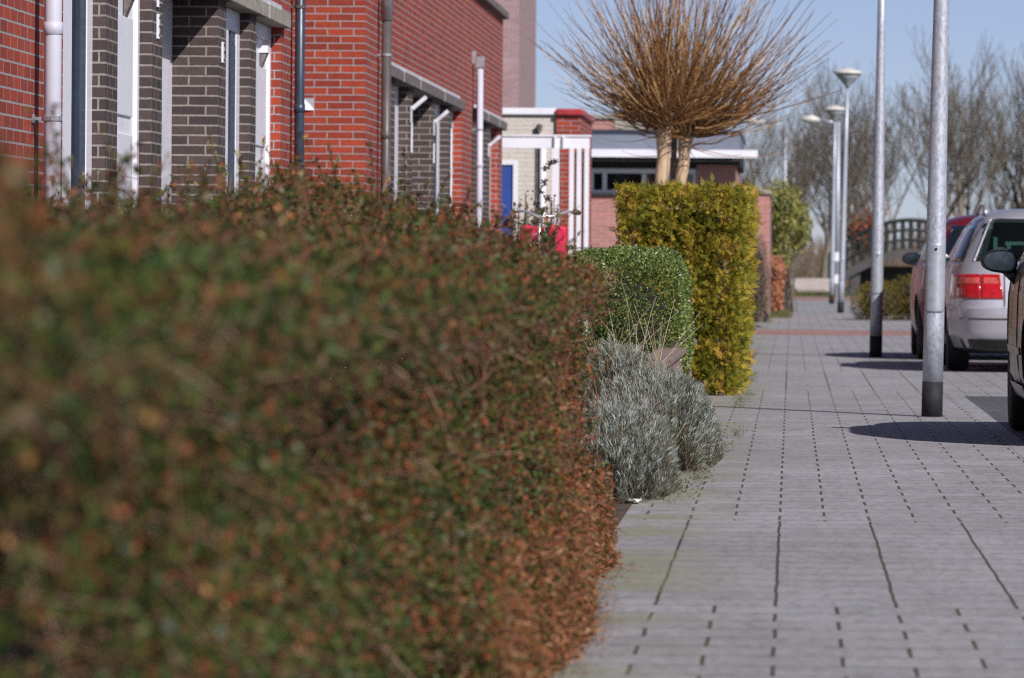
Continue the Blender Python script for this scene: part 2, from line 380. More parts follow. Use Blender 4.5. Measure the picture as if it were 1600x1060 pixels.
# ------------------------------------------------------------------ houses
FX = -3.615
def window(house, y0, y1, xp, z0, z1, w0=0.10, blue=None, right=0.07, label=None):
    """white frame, glass and an optional dark blue casement, in the plane x = xp"""
    m = MB()
    m.box(xp-0.06, xp, y0, y0+w0, z0, z1); m.box(xp-0.06, xp, y1-right, y1, z0, z1)
    m.box(xp-0.06, xp+0.002, y0+w0, y1-right, z1-0.14, z1); m.box(xp-0.06, xp+0.004, y0+w0, y1-right, z0, z0+0.1)
    f = m.build('window', M['white'], house, bevel=0.004)
    g = MB().box(xp-0.045, xp-0.03, y0+w0, y1-right-(blue or 0), z0+0.1, z1-0.14); g.build('pane', M['glass'], f)
    if blue:
        b = MB(); b.box(xp-0.05, xp-0.004, y1-right-blue, y1-right-0.012, z0+0.1, z1-0.22)
        b.box(xp-0.05, xp-0.006, y1-right-blue, y1-right-0.012, z1-0.22, z1-0.14)
        b.build('casement', M['navy'], f, bevel=0.004)
    return f
def panel_door(house, y0, y1, xp, z1, lamp=True):
    m = MB()
    m.box(xp-0.06, xp, y0, y0+0.09, 0.02, z1); m.box(xp-0.06, xp, y1-0.09, y1, 0.02, z1)
    m.box(xp-0.06, xp-0.001, y0+0.09, y1-0.09, z1-0.1, z1)
    d = m.build('door', M['white'], house, bevel=0.004)
    s = MB(); s.box(xp-0.06, xp-0.025, y0+0.09, y1-0.09, 0.02, z1-0.1)
    for zz in (0.35, 1.1, 1.75):
        s.box(xp-0.03, xp-0.012, y0+0.2, y1-0.2, zz, zz+0.55)
    s.build('door_leaf', M['white'], d, bevel=0.005)
    if lamp:
        yl = y1-0.52; l = MB(); l.box(xp-0.025, xp+0.035, yl-0.07, yl+0.07, z1-0.20, z1-0.15)
        l.build('wall_lamp', M['white'], house)
        k = MB(); k.add([(xp-0.02, yl-0.06, z1-0.2), (xp+0.03, yl-0.06, z1-0.2), (xp-0.02, yl-0.06, z1-0.32), (xp-0.02, yl+0.06, z1-0.2), (xp+0.03, yl+0.06, z1-0.2), (xp-0.02, yl+0.06, z1-0.32)],
                        [(0, 1, 2), (3, 5, 4), (0, 3, 4, 1), (1, 4, 5, 2), (0, 2, 5, 3)])
        k.build('lamp_shade', M['conc_dark'], house)
def lintel(house, y0, y1, xf, mat, segs):
    ys = [y0]+segs+[y1]
    for a, b in zip(ys[:-1], ys[1:]):
        MB().box(xf-0.28, xf+0.055, a+0.006, b-0.006, 2.60, 2.70).build('lintel', mat, house, bevel=0.006)
    for a in segs: MB().box(xf-0.2, xf+0.058, a-0.012, a+0.012, 2.602, 2.71).build('joint_strip', M['lead'], house)
    f = MB().box(xf-0.1, xf+0.022, y0+0.3, y1-0.35, 2.702, 2.745); f.build('flashing', M['lead'], house)
def downpipe(house, x, y, z0, z1, r, mat, clamps, top=None):
    m = MB(); m.tube([(x, y, z0), (x, y, z1)], r, 16)
    p = m.build('downpipe', mat, house, smooth=True)
    for zc in clamps:
        c = MB(); c.lathe([(r+0.004, -0.012), (r+0.006, -0.01), (r+0.006, 0.01), (r+0.004, 0.012)], 16, c=(x, y, zc))
        c.box(x-0.09, x-r, y-0.008, y+0.008, zc-0.008, zc+0.008); c.box(x-0.10, x-0.085, y-0.02, y+0.02, zc-0.02, zc+0.02)
        c.build('pipe_clamp', M['zinc'] if mat is not M['navy'] else M['grey_pipe'], p)
    c = MB(); c.lathe([(r+0.001, -0.03), (r+0.005, -0.028), (r+0.005, 0.028), (r+0.001, 0.03)], 16, c=(x, y, z0+2.05)); c.build('pipe_socket', mat, p, smooth=True)
    if top == 'hopper':
        h = MB(); h.box(x-r-0.01, x+r+0.01, y-0.05, y+0.05, z1-0.05, z1+0.07); h.box(x-r-0.08, x-r-0.011, y-0.04, y+0.04, z1-0.01, z1+0.13)
        h.build('pipe_hopper', M['zinc'], p)
    if top == 'collar':
        h = MB(); h.lathe([(r+0.012, 0), (r+0.012, 0.9), (r, 0.9)], 16, c=(x, y, z1)); h.build('pipe_collar', M['zinc'], p, smooth=True)
    return p
def number_plate(house, y, x, z, hgt=0.13):
    m = MB(); m.box(x, x+0.012, y-0.035, y+0.035, z-hgt/2, z+hgt/2)
    p = m.build('wall_plate', M['white'], house)
    for q in (-0.35, 0, 0.35): k = MB(); k.lathe([(0.008, 0.0125), (0.008, 0.016)], 8, 'x', (x, y, z+q*hgt)); k.build('screw', M['dark'], p)

h1 = thing('brick_house', (FX, 30.0, 0), 'low red brick house beside the long hedge with white window posts and brown piers', 'house', 'brick houses along the street')
b = MB()
b.box(FX-0.3, FX, 16, 26.5, 0, 2.60); b.box(FX-0.3, FX, 37.85, 38.75, 0, 2.60)
b.box(FX-0.3, FX, 16, 38.75, 2.701, 4.1); b.box(FX-0.3, FX, 16, 26.35, 2.6, 2.701); b.box(FX-0.3, FX, 38.02, 38.75, 2.6, 2.701)
b.box(-8.8, FX-0.3, 38.45, 38.75, 0, 4.1); b.box(-8.8, FX-0.3, 16, 16.3, 0, 4.1); b.box(-8.8, -8.5, 16.3, 38.45, 0, 4.1)
b.build('wall', M['red_brick'], h1)
for a, c in ((28.16, 28.66), (30.2, 30.7), (33.7, 34.17), (35.7, 36.1)): MB().box(FX-0.34, FX, a, c, 0, 2.599).build('brown_pier', M['brown_brick'], h1)
MB().box(-8.85, FX+0.06, 15.95, 38.8, 4.101, 4.18).build('coping', M['conc_dark'], h1, bevel=0.01)
MB().box(-8.5, FX-0.3, 16.3, 38.45, 3.3, 3.45).build('roof', M['conc_dark'], h1)
lintel(h1, 26.35, 38.02, FX, M['concrete'], [29.6, 33.1, 36.45])
window(h1, 26.5, 28.16, FX-0.07, 0.4, 2.6, w0=0.85, blue=0.23, right=0.22)
panel_door(h1, 28.66, 30.2, FX-0.07, 2.6)
window(h1, 34.17, 35.7, FX-0.07, 0.4, 2.6, w0=0.82, blue=0.30, right=0.22)
panel_door(h1, 36.1, 37.85, FX-0.07, 2.6)
m = MB(); m.box(FX-0.35, FX-0.29, 30.7, 33.7, 0.02, 2.6); m.box(FX-0.30, FX-0.28, 30.95, 31.9, 0.1, 2.3); m.box(FX-0.30, FX-0.28, 32.1, 33.5, 0.1, 2.3)
m.build('door', M['white'], h1, bevel=0.004)
downpipe(h1, FX+0.095, 25.45, 0, 4.0, 0.042, M['white_plastic'], [1.62, 3.4])
downpipe(h1, FX+0.07, 38.55, 0, 4.0, 0.036, M['navy'], [1.65, 2.78])
number_plate(h1, 30.45, FX, 2.28, 0.14); number_plate(h1, 33.93, FX, 2.27, 0.13); number_plate(h1, 30.45, FX, 2.43, 0.08)

h2 = thing('brick_house', (FX, 55.0, 0), 'farther red brick house with grey and white downpipes and dark concrete lintels', 'house', 'brick houses along the street')
b = MB()
G = -3.61
b.box(G-0.3, G, 45.3, 47.5, 0, 2.6); b.box(G-0.3, G, 58.6, 60.7, 0, 2.6); b.box(G-0.3, G, 65.9, 66.8, 0, 2.6)
b.box(G-0.3, G, 45.3, 47.0, 2.6, 2.701); b.box(G-0.3, G, 58.3, 60.55, 2.6, 2.701); b.box(G-0.3, G, 45.3, 66.8, 2.701, 3.98)
b.box(-8.8, G-0.3, 45.3, 45.6, 0, 3.98); b.box(-8.8, G-0.3, 66.5, 66.8, 0, 3.98); b.box(-8.8, -8.5, 45.6, 66.5, 0, 3.98)
b.build('wall', M['red_brick'], h2)
for a, c in ((47.5, 48.7), (50.5, 51.0), (53.8, 54.2), (56.3, 56.75), (60.7, 61.6), (63.4, 64.1)): MB().box(G-0.36, G, a, c, 0, 2.599).build('brown_pier', M['brown_brick'], h2)
MB().box(-8.85, G+0.07, 45.25, 66.87, 3.981, 4.07).build('coping', M['conc_dark'], h2, bevel=0.01)
MB().box(-8.5, G-0.3, 45.6, 66.5, 3.2, 3.35).build('roof', M['conc_dark'], h2)
lintel(h2, 47.0, 58.3, G, M['conc_dark'], [49.1, 51.3, 54.9])
lintel(h2, 60.55, 66.95, G, M['conc_dark'], [62.8, 65.2])
window(h2, 48.7, 50.5, G-0.10, 0.4, 2.6, w0=0.4, right=0.6)
window(h2, 54.2, 56.3, G-0.09, 0.4, 2.6, w0=0.4, blue=0.2, right=0.35)
panel_door(h2, 56.75, 58.6, G-0.10, 2.6, lamp=False)
window(h2, 61.6, 63.4, G-0.09, 0.4, 2.6, w0=0.3, right=0.5)
window(h2, 64.1, 65.9, G-0.09, 0.4, 2.6, w0=0.3, right=0.4)
MB().box(G-0.40, G-0.34, 51.0, 53.8, 0.02, 2.6).build('door', M['white'], h2)
downpipe(h2, G+0.08, 46.6, 0, 3.05, 0.042, M['grey_pipe'], [2.75], 'collar')
downpipe(h2, G+0.09, 60.45, 0, 3.2, 0.036, M['white_plastic'], [2.45], 'hopper')
downpipe(h1, FX-0.6, 38.9, 0, 3.9, 0.035, M['grey_pipe'], [1.5])
for yy, zz in ((50.75, 2.40), (54.0, 2.36), (63.75, 2.34)):      # slanted tube brackets by the doors
    q = MB(); q.tube([(G+0.01, yy, zz), (G+0.14, yy+0.05, zz+0.115)], 0.022, 10); q.box(G, G+0.014, yy-0.04, yy+0.04, zz-0.13, zz+0.03)
    q.build('flag_holder', M['lead'], h2)
number_plate(h2, 50.85, G, 2.13, 0.28); number_plate(h2, 54.02, G, 2.05, 0.2)
MB().add([(G-0.47, 45.29, 2.28), (G-0.43, 45.26, 2.33), (G-0.43, 45.29, 2.23), (G-0.52, 45.27, 2.33), (G-0.52, 45.27, 2.23)], [(0, 1, 2), (0, 3, 1), (0, 2, 4), (0, 4, 3)]).build('wall_light', M['white'], h2)

# ------------------------------------------------------------------ shed with blue door, pergola, far buildings
sh = thing('garden_shed', (-3.9, 72, 0), 'cream painted brick shed with blue door behind the brick house', 'shed')
Y0 = 72.0
b = MB(); b.box(-8, -4.66, Y0, Y0+0.25, 0, 2.94); b.box(-3.68, -3.165, Y0, Y0+0.25, 0, 2.94); b.box(-4.66, -3.68, Y0, Y0+0.25, 2.33, 2.94); b.box(-3.42, -3.165, Y0+0.25, Y0+4, 0, 2.94)
b.build('wall', M['cream_brick'], sh)
MB().box(-3.164, -2.84, Y0-0.06, Y0+4, 0, 2.93).build('brick_pier', M['red_brick'], sh)
MB().box(-8, -3.165, Y0-0.06, Y0+4, 2.941, 3.03).build('coping', M['white'], sh, bevel=0.01)
MB().box(-3.17, -2.80, Y0-0.12, Y0+4, 2.932, 3.022).build('coping', M['red_cap'], sh, bevel=0.02)
m = MB(); m.box(-3.74, -3.68, Y0-0.01, Y0+0.1, 0, 2.33); m.box(-4.66, -4.60, Y0-0.01, Y0+0.1, 0, 2.33); m.box(-4.6, -3.74, Y0-0.008, Y0+0.1, 2.27, 2.33)
dd = m.build('door_frame', M['white'], sh)
m = MB(); m.box(-4.6, -3.74, Y0+0.02, Y0+0.07, 0.02, 2.27); m.box(-4.5, -3.84, Y0+0.012, Y0+0.03, 0.2, 1.0); m.box(-4.5, -3.84, Y0+0.012, Y0+0.03, 1.15, 2.1)
m.build('door', M['blue_door'], sh)
m = MB(); m.tube([(-3.34, Y0-0.06, 0), (-3.34, Y0-0.06, 2.65)], 0.04, 12); m.build('downpipe', M['white'], sh, smooth=True)
m = MB(); m.box(-3.43, -3.39, Y0-0.03, Y0-0.001, 0, 2.75); m.lathe([(0.03, 0), (0.045, 0.1), (0.02, 0.12)], 12, c=(-3.39, Y0-0.07, 2.7)); m.build('pipe_shadow_strip', M['conc_dark'], sh)  # dark strip modelled as the downpipe's shadow line, small cap on top

pg = thing('pergola', (-3.2, 70, 0), 'white wooden pergola frame standing before the cream shed', 'pergola')
m = MB(); m.box(-5.2, -2.64, 69.95, 70.03, 2.45, 2.60); m.box(-5.2, -2.62, 69.93, 70.05, 2.602, 2.625); m.build('beam', M['white'], pg)
for xb_ in (-2.99, -3.10): MB().box(xb_, xb_+0.025, 69.90, 69.949, 2.44, 2.61).build('batten', M['white'], pg)
for x0, x1, yy in ((-2.702, -2.642, 69.9), (-2.802, -2.742, 69.9), (-2.898, -2.838, 69.9), (-3.12, -3.03, 69.9)):
    MB().box(x0, x1, yy-0.06, yy, 0, 2.449).build('post', M['white'], pg)
for x0, x1, yy in ((-2.732, -2.712, 69.92), (-2.828, -2.810, 69.92)):
    MB().box(x0, x1, yy-0.03, yy, 0, 2.4).build('trellis_strut', M['grip'], pg)

bl = thing('flat_roofed_building', (-2.2, 90, 0), 'low brick building with ribbon window under a white canopy', 'building')
yb = 90.0
b = MB(); b.box(-4.5, -0.95, yb, yb+0.3, 0, 2.14); b.box(-1.6, -0.95, yb, yb+0.3, 2.14, 2.62); b.box(-4.5, -3.4, yb, yb+0.3, 2.14, 2.62); b.box(-1.25, -0.95, yb+0.3, yb+8, 0, 2.62)
b.build('wall', M['pink_brick'], bl)
MB().box(-4.5, -0.93, yb-0.05, yb, 2.10, 2.139).build('sill', M['concrete'], bl)
m = MB(); m.box(-3.4, -1.6, yb+0.05, yb+0.12, 2.14, 2.19); m.box(-3.4, -1.6, yb+0.05, yb+0.12, 2.47, 2.55)
for xx in (-3.4, -3.18, -2.52, -2.1, -1.66): m.box(xx, xx+0.075, yb+0.045, yb+0.12, 2.19, 2.47)
wf = m.build('window', M['white'], bl); MB().box(-3.4, -1.6, yb+0.125, yb+0.15, 2.14, 2.55).build('pane', M['glass'], wf)
MB().box(-3.4, -1.6, yb+0.02, yb+0.2, 2.55, 2.62).build('window_head', M['dark'], bl)
MB().box(-4.6, -0.88, yb-0.3, yb+8, 2.86, 3.14).build('cladding', M['grey_blue'], bl)
MB().box(-4.6, -0.86, yb-0.34, yb+8, 3.141, 3.19).build('roof', M['navy'], bl)
MB().box(-4.6, -0.88, yb-0.1, yb+8, 2.621, 2.859).build('soffit', M['dark'], bl)
m = MB(); m.box(-3.55, -0.58, 89.2, 89.26, 2.725, 2.85); m.box(-3.55, -0.58, 89.26, yb-0.31, 2.80, 2.855); m.build('canopy', M['white'], bl)
for xx in (-3.5,): MB().box(xx, xx+0.06, 89.27, 89.33, 0, 2.8).build('canopy_post', M['white'], bl)
b = MB(); b.box(-3.65, -3.05, yb+1.5, yb+2, 3.19, 3.42); b.box(-2.45, -1.5, yb+1.5, yb+2, 3.19, 3.50); b.build('parapet', M['pink_brick'], bl)
m = MB(); m.box(-3.7, -3.02, yb+1.45, yb+2.05, 3.421, 3.48); m.box(-3.04, -2.46, yb+1.6, yb+2, 3.191, 3.55); m.build('parapet_cap', M['concrete'], bl)

tw = thing('brick_tower', (-8, 120, 0), 'tall pale pink brick block rising behind the low houses', 'building')
MB().box(-13, -6.13, 120, 128, 0, 13).build('wall', M['pale_brick'], tw)
MB().box(-13.1, -6.03, 119.9, 128.1, 13.001, 13.2).build('roof', M['conc_dark'], tw)
m = MB(); m.box(-11, -9.4, 119.97, 120.0, 6, 7.6); m.box(-11, -9.4, 119.97, 120.0, 9, 10.6); m.build('window', M['glass'], tw)

gw = thing('garden_wall', (-0.5, 92, 0), 'pink brick garden wall end with concrete cap behind the golden hedge', 'wall')
MB().box(-0.60, -0.39, 92, 101, 0, 2.16).build('wall', M['pink_brick'], gw)
MB().box(-0.63, -0.36, 91.95, 101.05, 2.161, 2.24).build('cap', M['concrete'], gw, bevel=0.01)

lw = thing('planter_wall', (-0.7, 34, 0), 'low brick planter wall with wooden coping between lavender and golden hedge', 'wall')
MB().box(-0.82, -0.71, 29.8, 38.6, 0, 0.375).build('wall', M['pink_brick'], lw)
m = MB(); m.box(-0.85, -0.675, 29.7, 38.65, 0.376, 0.415); m.build('coping', plain('brown wood', (0.22, 0.165, 0.14), 0.85, var=0.3, scale=10, bmp=0.4), lw, bevel=0.008)

# ------------------------------------------------------------------ lamp posts
def lamp_post(x, y, lean, label, top=4.55):
    t = thing('lamp_post', (0, 0, 0), label, 'lamp post', 'galvanised lamp posts along the pavement')
    rad = lambda z: 0.065 - 0.028*min(1, max(0, (z-0.95)/3.6)) - 0.001*z
    m = MB(); zs = [0.22, 0.6, 0.68, 1.1, 1.11, 1.8, 2.6, 3.4, top]
    m.tube([(0, 0, z) for z in zs], [rad(z) for z in zs], 28); m.build('pole', M['galv'], t, smooth=True)
    m = MB(); m.tube([(0, 0, 0), (0, 0, 0.2205)], [0.067, 0.066], 28); m.build('base_sleeve', M['black_paint'], t, smooth=True)
    # inspection hatch: a curved plate on the side that faces the pavement
    m = MB(); n = 12; vs = []; zz = [0.66, 0.675, 0.7, 1.06, 1.085, 1.10]; ww = [0.6, 0.85, 1, 1, 0.85, 0.6]
    for z, wv in zip(zz, ww):
        for k in range(n+1):
            a = R(-90) + R(72)*wv*(k/n*2-1); r_ = rad(z)+0.0025
            vs.append((math.cos(a)*r_, math.sin(a)*r_, z))
    m.add(vs, [(i*(n+1)+k, i*(n+1)+k+1, (i+1)*(n+1)+k+1, (i+1)*(n+1)+k) for i in range(5) for k in range(n)])
    hp = m.build('hatch', plain('hatch steel', (0.38, 0.42, 0.47), 0.45, 0.4, var=0.1, scale=20) if 'hatch steel' not in bpy.data.materials else bpy.data.materials['hatch steel'], t, smooth=True)
    sd = hp.modifiers.new('solid', 'SOLIDIFY'); sd.thickness = 0.002; sd.offset = 0
    m = MB(); m.lathe([(0.009, 0), (0.009, 0.004), (0.004, 0.004)], 12, 'x', (0, 0, 0))
    m.v = [(p[1], -rad(1.06)-0.003-p[0], p[2]+1.06) for p in m.v]; m.build('hatch_lock', M['black_plastic'], hp)
    # lamp head: cone of frosted glass under a shallow cap
    m = MB(); m.lathe([(0.04, top-0.02), (0.06, top+0.03), (0.18, top+0.16), (0.275, top+0.27), (0.27, top+0.275)], 28); m.build('lamp_shade', M['lamp_glass'], t, smooth=True)
    m = MB(); m.lathe([(0.295, top+0.272), (0.30, top+0.285), (0.285, top+0.31), (0.16, top+0.355), (0.05, top+0.385), (0.01, top+0.392)], 28); m.build('lamp_cap', M['lamp_top'], t, smooth=True)
    t.location = (x, y, 0); t.rotation_euler = (0, lean, 0)
    return t
lp = lamp_post(0.894, 34.1, 0.014, 'thick galvanised post nearest the dark car, black sleeve and hatch at its foot')
for (x, y, l, lab) in ((0.883, 56.2, 0.008, 'galvanised post with black sleeve beside the dark red car'),
                       (0.99, 108.5, 0.022, 'slim lamp post, nearer and taller looking of the two with conical lamp heads'),
                       (1.0, 134.0, 0.010, 'lamp post with conical head just left of another, farther along the pavement')):
    c = copy_tree(lp); c.location = (x, y, 0); c.rotation_euler = (0, l, 0); c['label'] = lab

def arm_lamp(x, y, hgt, arm, label):
    t = thing('road_lamp', (x, y, 0), label, 'street light', 'pale street lights with horizontal arms far off')
    MB().tube([(x, y, 0), (x, y, hgt)], [0.09, 0.06], 12).build('pole', M['galv'], t, smooth=True)
    MB().tube([(x, y, hgt-0.05), (x-arm*0.5, y, hgt+0.05)], 0.04, 8).build('arm', M['galv'], t, smooth=True)
    m = MB(); m.tube([(x-arm*0.5, y, hgt+0.05), (x-arm*0.7, y, hgt+0.08), (x-arm, y, hgt+0.08)], [0.06, 0.13, 0.07], 12); m.build('lamp_head', M['lamp_top'], t, smooth=True)
arm_lamp(1.45, 172, 5.55, 1.2, 'distant street light whose arm ends just left of the conical lamp heads')
arm_lamp(-0.3, 215, 6.6, 1.7, 'most distant street light, thin pale pole between bare trees')

# ------------------------------------------------------------------ far end: platform, bridge, sign
pf = thing('wooden_platform', (0.4, 175, 0), 'low grey timber platform at the far end of the pavement', 'platform')
m = MB()
for i in range(4): m.box(-0.35+0.02*i, 1.1+0.12*i, 174+i*1.2, 175.1+i*1.2, 0.02, 0.20+i*0.11)
m.build('deck', M['wood'], pf)
m = MB()
for i in range(3): m.box(-0.35, 1.25, 173.9+0.02*i, 173.97, 0.04+i*0.06, 0.085+i*0.06)
m.build('fascia', M['wood'], pf)

br = thing('arched_bridge', (4.2, 185, 0), 'arched footbridge with dark green railings behind the parked cars', 'bridge')
def arch(x): return 0.10 + 1.45*max(0.0, math.cos((x-4.1)/3.0*math.pi/2))**0.8 if abs(x-4.1) < 3.0 else 0.10
xs = np.linspace(1.3, 6.9, 41)
m = MB(); vs = []
for x in xs:
    zt = arch(x); zb = max(-0.2, zt-0.32)
    for y in (185, 187.6): vs += [(x, y, zt), (x, y, zb)]
n = len(xs); fs = []
for i in range(n-1):
    a, b_ = i*4, (i+1)*4
    fs += [(a, b_, b_+2, a+2), (a+1, a+3, b_+3, b_+1), (a, a+1, b_+1, b_), (a+2, b_+2, b_+3, a+3)]
fs += [(0, 2, 3, 1), ((n-1)*4, (n-1)*4+1, (n-1)*4+3, (n-1)*4+2)]
m.add(vs, fs); m.build('deck', M['bridge_conc'], br)
m = MB(); m.box(2.0, 2.35, 185.2, 187.4, -0.2, 0.75); m.box(5.9, 6.3, 185.2, 187.4, -0.2, 0.7); m.box(2.35, 5.9, 186.9, 187.2, -0.2, 0.95); m.build('abutment', M['bridge_conc'], br)
for y in (185.05, 187.5):
    r_ = MB()
    for hh, rr in ((1.0, 0.06), (0.66, 0.045), (0.32, 0.045)):
        r_.tube([(x, y, arch(x)+hh) for x in xs], rr, 8)
    for x in xs[::2]: r_.box(x-0.055, x+0.055, y-0.03, y+0.03, arch(x)-0.1, arch(x)+1.0)
    r_.build('railing', M['bridge_green'], br)
sg = thing('marker_post', (1.25, 150, 0), 'thin post with two small white round plates between the lamp posts', 'sign post')
MB().tube([(1.25, 150, 0), (1.25, 150, 1.35)], 0.025, 8).build('post', M['zinc'], sg)
for z in (1.2, 0.58):
    m = MB(); m.lathe([(0.13, -0.01), (0.13, 0.01)], 20, 'x'); m.v = [(p[1]+1.25, 149.96+p[0], p[2]+z) for p in m.v]; m.build('plate', M['white'], sg)

# ------------------------------------------------------------------ cars
def make_car(name, cx, cy, tab, paint, label, wheel_y, wr=0.31, opts=()):
    """body from rounded horizontal slices: rows (z, half width, y rear, y front, exponent)"""
    t = thing(name, (cx, cy, 0), label, 'car', 'cars parked along the kerb')
    T = np.array(tab, float)
    def row(z): return [np.interp(z, T[:, 0], T[:, k]) for k in range(1, 5)]
    NT = 120
    th = np.linspace(0, 2*np.pi, NT, endpoint=False)
    def pt(theta, z, off=0.0):
        w_, yr, yf, n_ = row(z); c, s_ = math.cos(theta), math.sin(theta)
        l = (yf-yr)/2; yc = (yf+yr)/2
        x = w_*np.sign(c)*abs(c)**(2/n_); y = yc + l*np.sign(s_)*abs(s_)**(2/n_)
        if off:
            nx = np.sign(c)*abs(c)**(2-2/n_)/w_; ny = np.sign(s_)*abs(s_)**(2-2/n_)/l
            q = math.hypot(nx, ny); x += nx/q*off; y += ny/q*off
        return (cx+x, cy+y, z)
    def side_x(y, z):
        w_, yr, yf, n_ = row(z); l = (yf-yr)/2; yc = (yf+yr)/2
        return w_*max(0.0, 1-abs((y-yc)/l)**n_)**(1/n_)
    def rear_y(x, z):
        w_, yr, yf, n_ = row(z); l = (yf-yr)/2; yc = (yf+yr)/2
        return yc - l*max(0.0, 1-abs(x/w_)**n_)**(1/n_)
    zs = np.concatenate([np.linspace(a, b_, max(2, int((b_-a)/0.03)+1))[:-1] for a, b_ in zip(T[:-1, 0], T[1:, 0])]+[[T[-1, 0]]])
    m = MB(); vs = []
    # angle samples concentrated where the rounded corners are
    th2 = np.arctan2(np.sign(np.sin(th))*np.abs(np.sin(th))**1.0, np.cos(th))
    for z in zs:
        for a in th2: vs.append(pt(a, z))
    fs = [(i*NT+k, i*NT+(k+1) % NT, (i+1)*NT+(k+1) % NT, (i+1)*NT+k) for i in range(len(zs)-1) for k in range(NT)]
    fs += [tuple(range(NT))[::-1], tuple((len(zs)-1)*NT+k for k in range(NT))]
    m.add(vs, fs)
    body = m.build('body', [paint, M['black_plastic']], t, smooth=True)
    cuts = []
    for wy in wheel_y:
        c = MB()
        for sx in (-1, 1): c.lathe([(wr+0.055, sx*0.55), (wr+0.055, sx*1.2)] if sx > 0 else [(wr+0.055, -1.2), (wr+0.055, -0.55)], 40, 'x', (cx, cy+wy, wr))
        cuts.append(c.build('cutter', M['black_plastic'], t))
    if 'rear_hole' in opts:
        zb, zt_, wb, wt = opts['rear_hole']; c = MB()
        ya, yb_ = cy-2.6, cy-0.3
        c.add([(cx-wb, ya, zb), (cx+wb, ya, zb), (cx+wt, ya, zt_), (cx-wt, ya, zt_), (cx-wb, yb_, zb), (cx+wb, yb_, zb), (cx+wt, yb_, zt_), (cx-wt, yb_, zt_)],
              [(0, 1, 2, 3), (4, 7, 6, 5), (0, 4, 5, 1), (1, 5, 6, 2), (2, 6, 7, 3), (3, 7, 4, 0)])
        cuts.append(c.build('cutter', M['black_plastic'], t))
    for c in cuts:
        bo = body.modifiers.new('cut', 'BOOLEAN'); bo.operation = 'DIFFERENCE'; bo.solver = 'EXACT'; bo.object = c
    dg = bpy.context.evaluated_depsgraph_get(); dg.update()
    me = bpy.data.meshes.new_from_object(body.evaluated_get(dg))
    body.modifiers.clear(); body.data = me
    while len(me.materials) < 2: me.materials.append(M['black_plastic'])
    for p in me.polygons:
        c = p.center; inside = False
        for wy in wheel_y:
            d = math.hypot(c.y-wy, c.z-wr)
            if d < wr+0.058 and abs(c.x) < 0.97*side_x(min(max(c.y, -1.9), 1.9), c.z) : inside = inside or (d < wr+0.0545 or abs(p.normal.x) < 0.2)
        if 'rear_hole' in opts:
            ry = rear_y(min(abs(c.x), 0.5), c.z)
            if c.y > ry+0.03 and c.y < -0.25 and opts['rear_hole'][0]-0.01 < c.z < opts['rear_hole'][1]+0.01 and abs(c.x) < opts['rear_hole'][2]+0.01: inside = True
        p.material_index = 1 if inside or c.z < tab[0][0]+0.03 else 0
    try: me.set_sharp_from_angle(angle=R(35))
    except Exception: pass
    for c in cuts: bpy.data.objects.remove(c)
    def patch(nm, mat, fn, nu, nv, parent=None, thick=0.004):
        q = MB(); vs = [fn(i/nu, j/nv) for j in range(nv+1) for i in range(nu+1)]
        q.add(vs, [(j*(nu+1)+i, j*(nu+1)+i+1, (j+1)*(nu+1)+i+1, (j+1)*(nu+1)+i) for j in range(nv) for i in range(nu)])
        o = q.build(nm, mat, parent or t, smooth=True)
        s_ = o.modifiers.new('solid', 'SOLIDIFY'); s_.thickness = thick; s_.offset = 0
        return o
    def side_patch(nm, mat, sx, poly, off=0.004, parent=None):
        """poly: bottom and top edge as (y0,y1,z) pairs -> trapezoid laid on the flank"""
        (yb0, yb1, zb), (yt0, yt1, zt_) = poly
        def f(u, v):
            z = zb+(zt_-zb)*v; y = (yb0+(yt0-yb0)*v)*(1-u)+(yb1+(yt1-yb1)*v)*u
            return (cx+sx*(side_x(y, z)+off), cy+y, z)
        return patch(nm, mat, f, 16, 8, parent)
    def rear_patch(nm, mat, poly, off=0.004, parent=None):
        (xb0, xb1, zb), (xt0, xt1, zt_) = poly
        def f(u, v):
            z = zb+(zt_-zb)*v; x = (xb0+(xt0-xb0)*v)*(1-u)+(xb1+(xt1-xb1)*v)*u
            return (cx+x, cy+rear_y(x, z)-off, z)
        return patch(nm, mat, f, 20, 8, parent)
    def corner_patch(nm, mat, a0, a1, z0, z1, off=0.006, parent=None, mirror=False, slant=0.0):
        def f(u, v):
            z = z0+(z1-z0)*v; a = a0+(a1-a0)*u + slant*v*(1-u)
            if mirror: a = math.pi-a
            return pt(a, z, off)
        return patch(nm, mat, f, 24, 6, parent)
    # wheels
    for wy in wheel_y:
        for sx in (-1, 1):
            x = cx+sx*(row(0.35)[0]-0.115)
            q = MB(); q.lathe([(wr-0.09, -0.095), (wr-0.03, -0.1), (wr-0.008, -0.085), (wr, -0.06), (wr, 0.06), (wr-0.008, 0.085), (wr-0.03, 0.1), (wr-0.09, 0.095)], 40, 'x', (x, cy+wy, wr))
            whl = q.build('wheel', M['rubber'], t, smooth=True)
            q = MB(); sgn = sx
            prof = [(wr-0.085, 0.0), (wr-0.085, 0.075), (wr-0.1, 0.078), (wr-0.12, 0.05), (0.07, 0.055), (0.06, 0.07), (0.0, 0.07)]
            prof = [(max(a, 0.001), sgn*b_) for a, b_ in prof]
            q.lathe(prof, 40, 'x', (x, cy+wy, wr))
            for k in range(5):
                a = 2*math.pi*k/5+0.3; q.tube([(x+sgn*0.062, cy+wy+math.cos(a)*0.05, wr+math.sin(a)*0.05), (x+sgn*0.068, cy+wy+math.cos(a)*(wr-0.1), wr+math.sin(a)*(wr-0.1))], 0.02, 6)
            q.build('rim', M['zinc'], whl)
